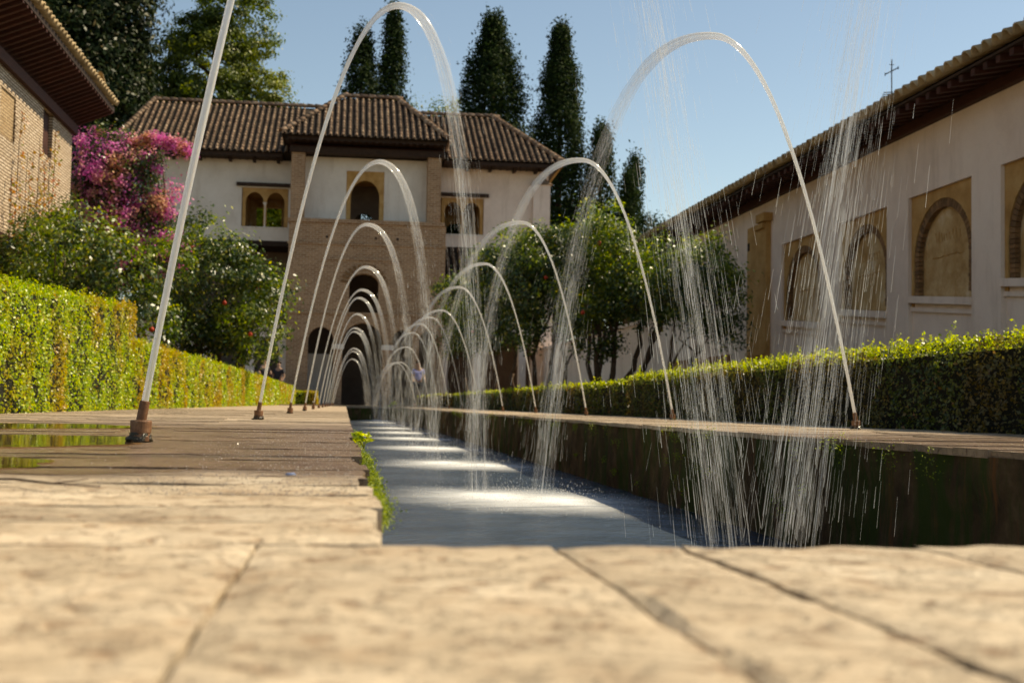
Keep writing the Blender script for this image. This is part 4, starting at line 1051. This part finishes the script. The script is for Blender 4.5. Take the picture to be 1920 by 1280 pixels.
    pieces('gallery_ceiling', MT['wood_dark'], t, [(-8.6, -2.46, Y, Y + 2.3, 6.70, 6.915), (4.01, 8.6, Y, Y + 2.3, 6.70, 6.915)])
    m = MB(); m.box(-1.65, -.6, F_ + 1.6, F_ + 1.8, 0, 2.15); m.build('low_partition', MT['plaster'], t)
    m = MB(); arch_wall(m, 4.01, 8.6, -.05, 5.05, F_ + .3, F_ + .7, [(4.75, .55, 2.5, -.05, .6), (6.4, .8, 2.5, -.05, .8), (7.9, .4, 2.5, -.05, .4)], TX); m.build('gallery_wall', MT['plaster_pink'], t)
    m = MB(); arch_wall(m, -8.6, -2.46, -.05, 3.3, F_ + .5, F_ + .9, [(-3.25, .5, 2.2, -.05, .5), (-4.8, .7, 2.3, -.05, .6)], TX); m.build('gallery_wall', MT['plaster_pink'], t)
    m = MB(); m.box(-8.6, -2.46, F_ + .35, F_ + .9, 3.302, 3.5); m.build('gallery_beam', MT['wood_dark'], t)
    # lean-to roof right
    r = empty('lean_to_roof', (6.3, 52.6, 5.1), None, None); r.parent = t; r.matrix_parent_inverse = Matrix.Translation(-Vector((.7, 55, -.05)))
    m = MB(); m.hexa([(4.01, 52.5, 5.0), (8.6, 52.5, 5.0), (8.6, 54.99, 6.7), (4.01, 54.99, 6.7), (4.01, 52.5, 5.08), (8.6, 52.5, 5.08), (8.6, 54.99, 6.8), (4.01, 54.99, 6.8)]); m.build('tile_bed', MT['tile_bed'], r)
    S = Vector((0, 2.49, 1.72)); roof(r, (4.05, 52.5, 5.1), (1, 0, 0), S, 4.5, lambda q: (-.05, S.length - .05), .262, .34, MT['tile'], 'tile_courses')
    # buttress with pyramid cap at the right corner
    m = MB(); m.box(7.9, 8.64, Y - .35, Y - .002, 0, 9.72); m.build('buttress', MT['plaster_pink'], t)
    m = MB(); a = [(7.8, Y - .45), (8.74, Y - .45), (8.74, Y - .003), (7.8, Y - .003)]; m.poly([(x, y, 9.724) for x, y in a][::-1]); ap = (8.27, Y - .05, 10.15)
    for k in range(4): m.poly([(*a[k], 9.724), (*a[(k + 1) % 4], 9.724), ap])
    m.build('buttress_cap', MT['tile'], t)
    # drooping eave corner board
    m = MB(); m.tube([(9.05, 54.0, 10.5), (8.62, 54.9, 9.85)], [.05, .05], 5); m.build('corner_strut', MT['ochre'], t)
    # wall lantern left
    m = MB(); m.box(-2.95, -2.75, 53.35, 53.49, 4.9, 5.3); m.build('lantern', MT['iron'], t)
pavilion()

# ------------------------------------------------------------------ left house
def left_house():
    X = -6.0; YE = 28.5; t = empty('brick_house', (-7.5, 18, -.05), 'cream brick house with red wooden eaves at the upper left', 'building')
    ZT = 6.02; ZB = 2.94
    TL = lambda s, d, z: (X - d, s, z)
    pa = at(82, 205, x=X); pb = at(99, 240, x=X); zt_, zb_ = at(90, 206, x=X).z, at(92, 296, x=X).z
    qa = at(2, 170, x=X); qb = at(30, 185, x=X); qt, qz = at(16, 172, x=X).z, at(16, 262, x=X).z
    m = MB(); arch_wall(m, 8, YE, ZB, ZT, 0, .5, [((pa.y + pb.y) / 2, abs(pb.y - pa.y) / 2, zt_, zb_, 0), ((qa.y + qb.y) / 2, abs(qb.y - qa.y) / 2, qt, qz, 0)], TL)
    arch_wall(m, 24.3, YE, -.05, ZB - .002, 0, .5, [], TL)
    m.box(-12, X - .5, YE - .5, YE, -.05, ZT)
    m.build('brick_wall', MT['cream_brick'], t)
    MB().box(X - .14, X - .08, pa.y - .02, pb.y + .02, zb_ - .02, zt_ + .02).build('shutter', MT['wood'], t)
    MB().box(X - .09, X - .03, qa.y - .1, qb.y + .1, qz - .02, qt + .02).build('blocked_window', mat_brick('stained_brick', (.52, .37, .22), (.42, .28, .15), (.24, .16, .09), 'y', .27, .058, .013), t)
    MB().box(X - .3, X + .06, 8, 24.45, ZB - .30, ZB - .004).build('porch_beam', MT['wood'], t)
    for y in (10, 14, 18, 22.0):
        MB().box(X - .32, X - .02, y - .15, y + .15, -.05, ZB - .302).build('porch_post', MT['wood'], t)
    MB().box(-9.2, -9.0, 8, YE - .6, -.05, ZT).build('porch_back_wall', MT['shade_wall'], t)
    MB().box(-9.0, X - .3, 8, 24.3, ZB - .02, ZB + .1).build('porch_ceiling', MT['wood_dark'], t)
    # cornice, inclined rafters, boards
    MB().box(X + .002, X + .10, 8, YE + .1, ZT - .22, ZT - .02).build('cornice_beam', MT['wood'], t)
    ex, ez = -5.24, 6.46; bd = MB(); bd.hexa([(X, 8, ZT + .10), (ex, 8, ez), (ex, 28.92, ez), (X, 28.92, ZT + .10), (X, 8, ZT + .14), (ex, 8, ez + .04), (ex, 28.92, ez + .04), (X, 28.92, ZT + .14)])
    bd.hexa([(-12, 28.92, ZT), (X, 28.92, ZT), (X, YE, ZT - .1), (-12, YE, ZT - .1), (-12, 28.92, ZT + .04), (X, 28.92, ZT + .04), (X, YE, ZT - .06), (-12, YE, ZT - .06)])
    bd.build('eave_board', MT['wood'], t)
    y = 12.0; rf = MB().hexa([(X, -.045, ZT), (ex + .02, -.045, ez - .11), (ex + .02, .045, ez - .11), (X, .045, ZT), (X, -.045, ZT + .097), (ex + .02, -.045, ez - .004), (ex + .02, .045, ez - .004), (X, .045, ZT + .097)]).mesh('rafter', MT['wood'])
    while y < 28.85:
        o = link_mesh('rafter', rf, t); o.matrix_parent_inverse = o.matrix_parent_inverse @ Matrix.Translation((0, y, 0)); y += .27
    MB().box(ex, ex + .03, 8, 28.92, ez - .06, ez + .05).build('fascia', MT['wood_dark'], t)
    m = MB(); m.poly([(ex, 8, ez + .06), (ex, 28.97, ez + .06), (-9.5, 26.2, 8.5), (-9.5, 8, 8.5)]); m.poly([(ex, 28.97, ez + .06), (-13.5, 28.97, ez + .06), (-9.5, 26.2, 8.5)]); m.build('tile_bed', MT['tile_bed'], t)
    S = Vector((-9.5 - ex, 0, 8.5 - ez - .06))
    roof(t, (ex + .02, 11.5, ez + .07), (0, 1, 0), S, 17.4, lambda q: (-.10, 1.2), .24, .34, MT['tile_pale'], 'tile_courses', tw=.18)
    roof(t, (ex - .05, 28.97, ez + .07), (-1, 0, 0), Vector((0, -3.2, 2.0)), 5, lambda q: (-.1, .8), .24, .34, MT['tile_pale'], 'tile_courses', tw=.19)
    ridge(t, (ex, 28.97, ez + .08), (-9.5, 26.2, 8.55), .24, .34, MT['tile_pale'])
left_house()
# vine on the house wall
def vine():
    t = empty('climbing_vine', (-5.8, 24.8, 0), 'thin reddening creeper climbing the cream brick wall', 'vine'); m = MB(); P = []
    for k in range(9):
        y = 23.2 + k * .4 + random.uniform(-.15, .15); z1 = random.uniform(3.9, 5.6 if k % 3 else 5.0)
        pts = [Vector((-5.85, y - .2, 0.0))]
        for q in range(1, 9): pts.append(Vector((-5.93 + random.uniform(0, .05), y + random.uniform(-.12, .12) + q * .02, z1 * q / 8)))
        m.tube(pts, [.018 - .0016 * q for q in range(9)], 5)
        for q in range(95):
            f_ = random.uniform(3.5, 8) ; i = min(int(f_), 7); c = pts[i].lerp(pts[i + 1], f_ - i); P.append((c.x + random.uniform(0, .10), c.y + random.gauss(0, .09), c.z + random.gauss(0, .06)))
    m.build('stem', MT['bark'], t, smooth=True); tag(leaves('leaf', np.array(P), np.tile([[1, -.3, .3]], (len(P), 1)), .07, MT['red_leaf'], t, .7), kind='stuff')
vine()
P_ = None
tree('garden_shrub', 'green shrub at the foot of the cream brick wall under the creeper', 'shrub', (-5.4, 24, -.03), [(-5.35, 24, 2.4, .45, .9, 1.0), (-5.5, 23.2, 2.7, .3, .6, .7), (-5.3, 25, 3.0, .4, .8, .8)], [(0, 0, -5.4, 24, 2)], 150, 90, .14, .06, CL)

# ------------------------------------------------------------------ right gallery building
def right_house():
    X = 8.0; t = empty('gallery_building', (9.5, 20, -.05), 'long white gallery building with ochre blind arches on the right', 'building')
    TR = lambda s, d, z: (X + d, s, z)
    ZT = 4.24
    panels = [(12.95, 14.85), (15.60, 17.48), (18.22, 20.10), (20.92, 22.90)]
    y0, y1 = 8.0, 34.0
    m = MB(); prev = y0
    for a, b in panels:
        m.box(X, X + .5, prev, a, -.05, ZT); m.box(X, X + .5, a, b, 3.18, ZT); prev = b
        # lower wall of each bay set back a little, its top sloping as in the photograph
        m.hexa([(X + .07, a, -.05), (X + .5, a, -.05), (X + .5, b, -.05), (X + .07, b, -.05), (X + .07, a, 1.56), (X + .5, a, 1.56), (X + .5, b, 1.73), (X + .07, b, 1.73)])
    m.box(X, X + .5, prev, y1, -.05, ZT); m.build('wall', MT['plaster_pink'], t)
    for a, b in panels:
        c = (a + b) / 2; nb = empty('niche', (X, c, 1.6), None, None); nb.parent = t; nb.matrix_parent_inverse = Matrix.Translation(-Vector((9.5, 20, -.05)))
        r = .87; zs = 2.24; rise = .80
        m = MB(); arch_wall(m, a + .002, b - .002, 1.60, 3.178, .05, .14, [(c, r, zs, 1.60, rise)], TR); m.build('arched_frame', MT['ochre'], nb)
        MB().box(X + .141, X + .18, a, b, 1.5, 3.178).build('painted_panel', MT['ochre_light'], nb)
        m = MB(); e = .03
        m.hexa([(X - e, a + .002, 1.50), (X + .3, a + .002, 1.50), (X + .3, b - .002, 1.67), (X - e, b - .002, 1.67), (X - e, a + .002, 1.60), (X + .3, a + .002, 1.60), (X + .3, b - .002, 1.77), (X - e, b - .002, 1.77)])
        m.hexa([(X + .03, a + .002, 1.38), (X + .068, a + .002, 1.38), (X + .068, b - .002, 1.55), (X + .03, b - .002, 1.55), (X + .03, a + .002, 1.44), (X + .068, a + .002, 1.44), (X + .068, b - .002, 1.61), (X + .03, b - .002, 1.61)])
        m.build('sill', MT['plaster_pink'], nb)
        # brick ring of the arch, each brick on its own
        nbk = 31; path = []
        for k in range(10): path.append((-1, zs - (10 - k - .5) * .060 * 1.0, 'j'))
        for k in range(nbk): path.append((pi * (1 - (k + .5) / nbk), None, 'a'))
        for k in range(10): path.append((1, zs - (k + .5) * .060, 'j'))
        for v, z, kind in path:
            if kind == 'j':
                if z < 1.70: continue
                s0, s1 = (c - r + .002, c - r + .135) if v < 0 else (c + r - .135, c + r - .002); d_ = random.uniform(.205, .215)
                b_ = MB(); b_.box(X + .062 + random.uniform(0, .01), X + .138, s0, s1, z - .026, z + .026)
            else:
                a1, a2 = v - .043, v + .043
                P4 = [(c + cos(q) * rr, zs + sin(q) * rr / r * rise) for q, rr in ((a1, r - .004), (a1, r - .135), (a2, r - .135), (a2, r - .004))]
                b_ = MB(); b_.hexa([(X + .064, p[0], p[1]) for p in P4] + [(X + .138, p[0], p[1]) for p in P4])
            b_.build('brick', MT['voussoir'], nb)
        # faded painted inscription and a pale patch of bare plaster
        ins = MB(); q = c - .38
        while q < c + .40:
            w_ = random.uniform(.03, .06); h_ = random.uniform(.10, .16)
            ins.tube([(X + .139, q, 2.46), (X + .139, q + w_ * .4, 2.46 + h_), (X + .139, q + w_, 2.46 + h_ * random.uniform(.1, .9))], .006, 4); q += w_ * 1.5 + .02
        ins.build('inscription', MT['ochre'], nb)
        ins = MB(); q = c - .40
        while q < c + .42:
            w_ = random.uniform(.03, .08); ins.tube([(X + .139, q, 2.26 + random.uniform(-.012, .012)), (X + .139, q + w_, 2.26 + random.uniform(-.02, .02))], .009, 4); q += w_ * 1.2
        ins.build('inscription', MT['ochre'], nb)
    # tall ochre pilaster
    m = MB(); m.box(X - .10, X - .002, 23.5, 24.65, -.05, 3.70); m.build('ochre_pilaster', MT['ochre'], t)
    pieces('pilaster_moulding', MT['ochre'], t, [(X - .16, X - .102, 23.55, 24.05, 3.58, 3.68), (X - .18, X - .002, 23.4, 23.9, 3.702, 3.86), (X - .13, X - .102, 23.5, 24.65, 1.15, 1.22)])
    MB().box(X - .115, X - .102, 24.5, 24.6, 3.25, 3.4).build('hole_shade_plate', MT['wood_dark'], t)  # raised dark plate, painted shade of a hole
    # dark doorway and orange dado far along
    MB().box(X - .05, X - .002, 26.0, 31.0, 0, 1.25).build('painted_dado', mat_noise('orange_limewash', [(.3, (.28, .12, .05)), (.7, (.42, .22, .10))], 2, .9, .3, 30, .005), t)
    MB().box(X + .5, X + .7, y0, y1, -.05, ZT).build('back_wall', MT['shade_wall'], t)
    MB().box(X, 14, y1 + .002, y1 + .4, -.05, ZT).build('end_wall', MT['plaster_pink'], t)
    # eaves
    ex, ez = 7.32, 4.22
    MB().box(X - .10, X - .002, y0, y1 + .3, ZT - .14, ZT - .005).build('cornice_beam', MT['wood'], t)
    rf = MB().hexa([(X - .10, -.05, ZT - .005), (ex + .03, -.05, ez - .09), (ex + .03, .05, ez - .09), (X - .10, .05, ZT - .005), (X - .10, -.05, ZT + .10), (ex + .03, -.05, ez - .004), (ex + .03, .05, ez - .004), (X - .10, .05, ZT + .10)]).mesh('rafter', MT['wood'])
    y = 11.0
    while y < 34:
        o = link_mesh('rafter', rf, t); o.matrix_parent_inverse = o.matrix_parent_inverse @ Matrix.Translation((0, y, 0)); y += .30
    bd = MB(); bd.hexa([(X + .5, y0, ZT + .12), (ex, y0, ez), (ex, y1 + .6, ez), (X + .5, y1 + .6, ZT + .12), (X + .5, y0, ZT + .15), (ex, y0, ez + .03), (ex, y1 + .6, ez + .03), (X + .5, y1 + .6, ZT + .15)]); bd.build('eave_board', MT['wood_dark'], t)
    m = MB(); m.poly([(ex - .0, y0, ez + .05), (ex, y1 + .6, ez + .05), (11, y1 + .6, 5.75), (11, y0, 5.75)]); m.poly([(14.7, y0, ez + .05), (14.7, y1 + .6, ez + .05), (11, y1 + .6, 5.75), (11, y0, 5.75)]); m.build('tile_bed', MT['tile_bed'], t)
    S = Vector((11 - ex, 0, 5.75 - ez - .05))
    roof(t, (ex - .02, 11.0, ez + .06), (0, 1, 0), S, 23.5, lambda q: (-.09, 1.2), .235, .36, MT['tile_pale'], 'tile_courses', tw=.19)
    # white end wall bits under the eaves at far end
right_house()

gw = MB().box(8.35, 8.65, 34.41, 54.6, -.05, 2.5); gw.box(8.28, 8.72, 34.41, 54.6, 2.502, 2.6)
tag(gw.build('garden_wall', MT['plaster_pink']), 'low pink plastered garden wall between the gallery end and the pavilion', 'wall')
# iron cross on the roof
def cross():
    x, y = 9.6, 22.75; zb, zt_ = 5.05, at(1672, 112, y=22.75).z
    p = at(1672, 112, y=y); x = p.x
    t = empty('roof_cross', (x, y, zb), 'thin iron cross on the tiled ridge of the right building', 'cross')
    m = MB(); m.tube([(x, y, zb), (x, y, zt_)], .012, 6); m.build('shaft', MT['iron'], t)
    zc = zt_ - .22; m = MB(); m.tube([(x - .13, y + .0, zc - .07), (x + .13, y, zc + .07)], .011, 6); m.tube([(x - .05, y, zc + .12), (x + .05, y, zc + .12)], .006, 5)
    for s in (-1, 1): m.tube([(x + s * .13, y, zc + s * .07 - .03), (x + s * .13, y, zc + s * .07 + .03)], .009, 5)
    m.build('cross_arm', MT['iron'], t)
    m = MB(); zb2 = at(1662, 180, y=y).z
    for k in range(4): m.tube([(x - .22 + k * .02, y, zb2 - .06 + k * .04), (x + .03, y, zb2 - .03 + k * .035)], .010, 5)
    m.build('spiked_base', MT['iron'], t)
cross()

# ------------------------------------------------------------------ people far away at the portico
MT['skin'] = mat_noise('skin', [(.3, (.42, .24, .16)), (.7, (.50, .30, .20))], 5, .6, .1, 60, .001)
MT['hair'] = mat_noise('dark_hair', [(.3, (.02, .012, .008)), (.7, (.05, .03, .02))], 20, .6, .4, 80, .003)
MT['shirt_blue'] = mat_noise('lilac_blue_cotton', [(.3, (.26, .27, .52)), (.7, (.34, .35, .62))], 5, .9, .3, 60, .003)
MT['cloth_dark'] = mat_noise('dark_cloth', [(.3, (.02, .02, .025)), (.7, (.05, .045, .05))], 5, .9, .3, 60, .003)
MT['cloth_white'] = mat_noise('white_cloth', [(.3, (.6, .6, .6)), (.7, (.75, .75, .75))], 5, .9, .3, 60, .003)
def skin_obj(name, V, E_, R, mat, parent, root=0, sub=1):
    me = bpy.data.meshes.new(name); me.from_pydata(V, E_, []); me.materials.append(mat); o = link_mesh(name, me, parent, False)
    o.modifiers.new('skin', 'SKIN')
    for i, r in enumerate(R):
        sv = me.skin_vertices[0].data[i]; sv.radius = (r, r); sv.use_root = i == root
    md = o.modifiers.new('sub', 'SUBSURF'); md.levels = sub; md.render_levels = sub
    for p in me.polygons: p.use_smooth = True
    return o
def person(label, x, y, rz, shirt, trousers, armlift=0.0, s=1.0):
    t = empty('person', (x, y, 0), label, 'person', None, rz); t.scale = (s, s, s)
    V = [(0, 0, .95), (0, 0, 1.15), (0, -.01, 1.38), (0, -.01, 1.50), (0, -.01, 1.60), (0, -.015, 1.70)]; E_ = [(0, 1), (1, 2), (2, 3), (3, 4), (4, 5)]; R = [.13, .12, .13, .05, .085, .075]
    for sd in (-1, 1):
        b = len(V); V += [(sd * .18, 0, 1.40), (sd * .25, .0, 1.14), (sd * .24, -.10, .92 + armlift), (sd * .23, -.14, .86 + armlift)]; E_ += [(2, b), (b, b + 1), (b + 1, b + 2), (b + 2, b + 3)]; R += [.055, .042, .028, .03]
        for q in range(5):
            c = len(V); V.append((sd * (.20 + .015 * q), -.17, .80 + armlift - (.02 if q in (2, 3) else 0))); E_.append((b + 3, c)); R.append(.009)
        b = len(V); V += [(sd * .09, 0, .88), (sd * .11, -.02 + .06 * sd, .48), (sd * .12, .04 * sd, .07), (sd * .13, -.13 + .04 * sd, .03)]; E_ += [(0, b), (b, b + 1), (b + 1, b + 2), (b + 2, b + 3)]; R += [.085, .06, .04, .035]
    skin_obj('body', V, E_, R, MT['skin'], t)
    V2 = [(0, 0, .93), (0, 0, 1.15), (0, -.01, 1.38), (-.18, 0, 1.40), (.18, 0, 1.40), (-.225, 0, 1.22), (.225, 0, 1.22)]
    skin_obj('shirt', V2, [(0, 1), (1, 2), (2, 3), (2, 4), (3, 5), (4, 6)], [.16, .15, .15, .075, .075, .065, .065], shirt, t)
    V3 = [(0, 0, .95)]; E3 = []; R3 = [.145]
    for sd in (-1, 1):
        b = len(V3); V3 += [(sd * .09, 0, .86), (sd * .11, -.02 + .06 * sd, .48), (sd * .12, .04 * sd, .10)]; E3 += [(0, b), (b, b + 1), (b + 1, b + 2)]; R3 += [.10, .075, .06]
    skin_obj('trousers', V3, E3, R3, trousers, t)
    vs_, fs_ = ico(.095, 2); m = MB(); m.v = [(v[0], v[1] + .02 * (1 if v[2] < .02 else 0) + .01, max(v[2], -.03 if v[1] > 0 else .03) * 1.1 + 1.68) for v in vs_]; m.f = fs_
    link_mesh('hair', m.mesh('hair', MT['hair'], True), t, False)
    vs_, fs_ = ico(.016, 1); m = MB(); m.v = [(v[0], v[1] - .10, v[2] * 1.5 + 1.645) for v in vs_]; m.f = fs_; link_mesh('nose', m.mesh('nose', MT['skin'], True), t, False)
    m = MB()
    for sd in (-1, 1): 
        b = len(m.v); m.v += [(v[0] * .5 + sd * .032, v[1] * .5 - .088, v[2] * .5 + 1.675) for v in vs_]; m.f += [tuple(b + i for i in f_) for f_ in fs_]
    link_mesh('eyes', m.mesh('eyes', MT['hair'], True), t, False)
px_ = at(783, 755, y=49)
person('person in a lilac blue shirt and dark trousers standing right of the far arcs', px_.x, 49, .2, MT['shirt_blue'], MT['cloth_dark'], .15)
px_ = at(493, 755, y=51)
person('person in dark clothes left of the tower, behind the left hedge', px_.x, 51, .5, MT['cloth_dark'], MT['cloth_dark'], .35, 1.02)
px_ = at(521, 755, y=51.5)
person('person in black standing right against the corner of the brick tower', px_.x, 51.5, -.4, MT['cloth_dark'], MT['cloth_dark'], .1, .97)
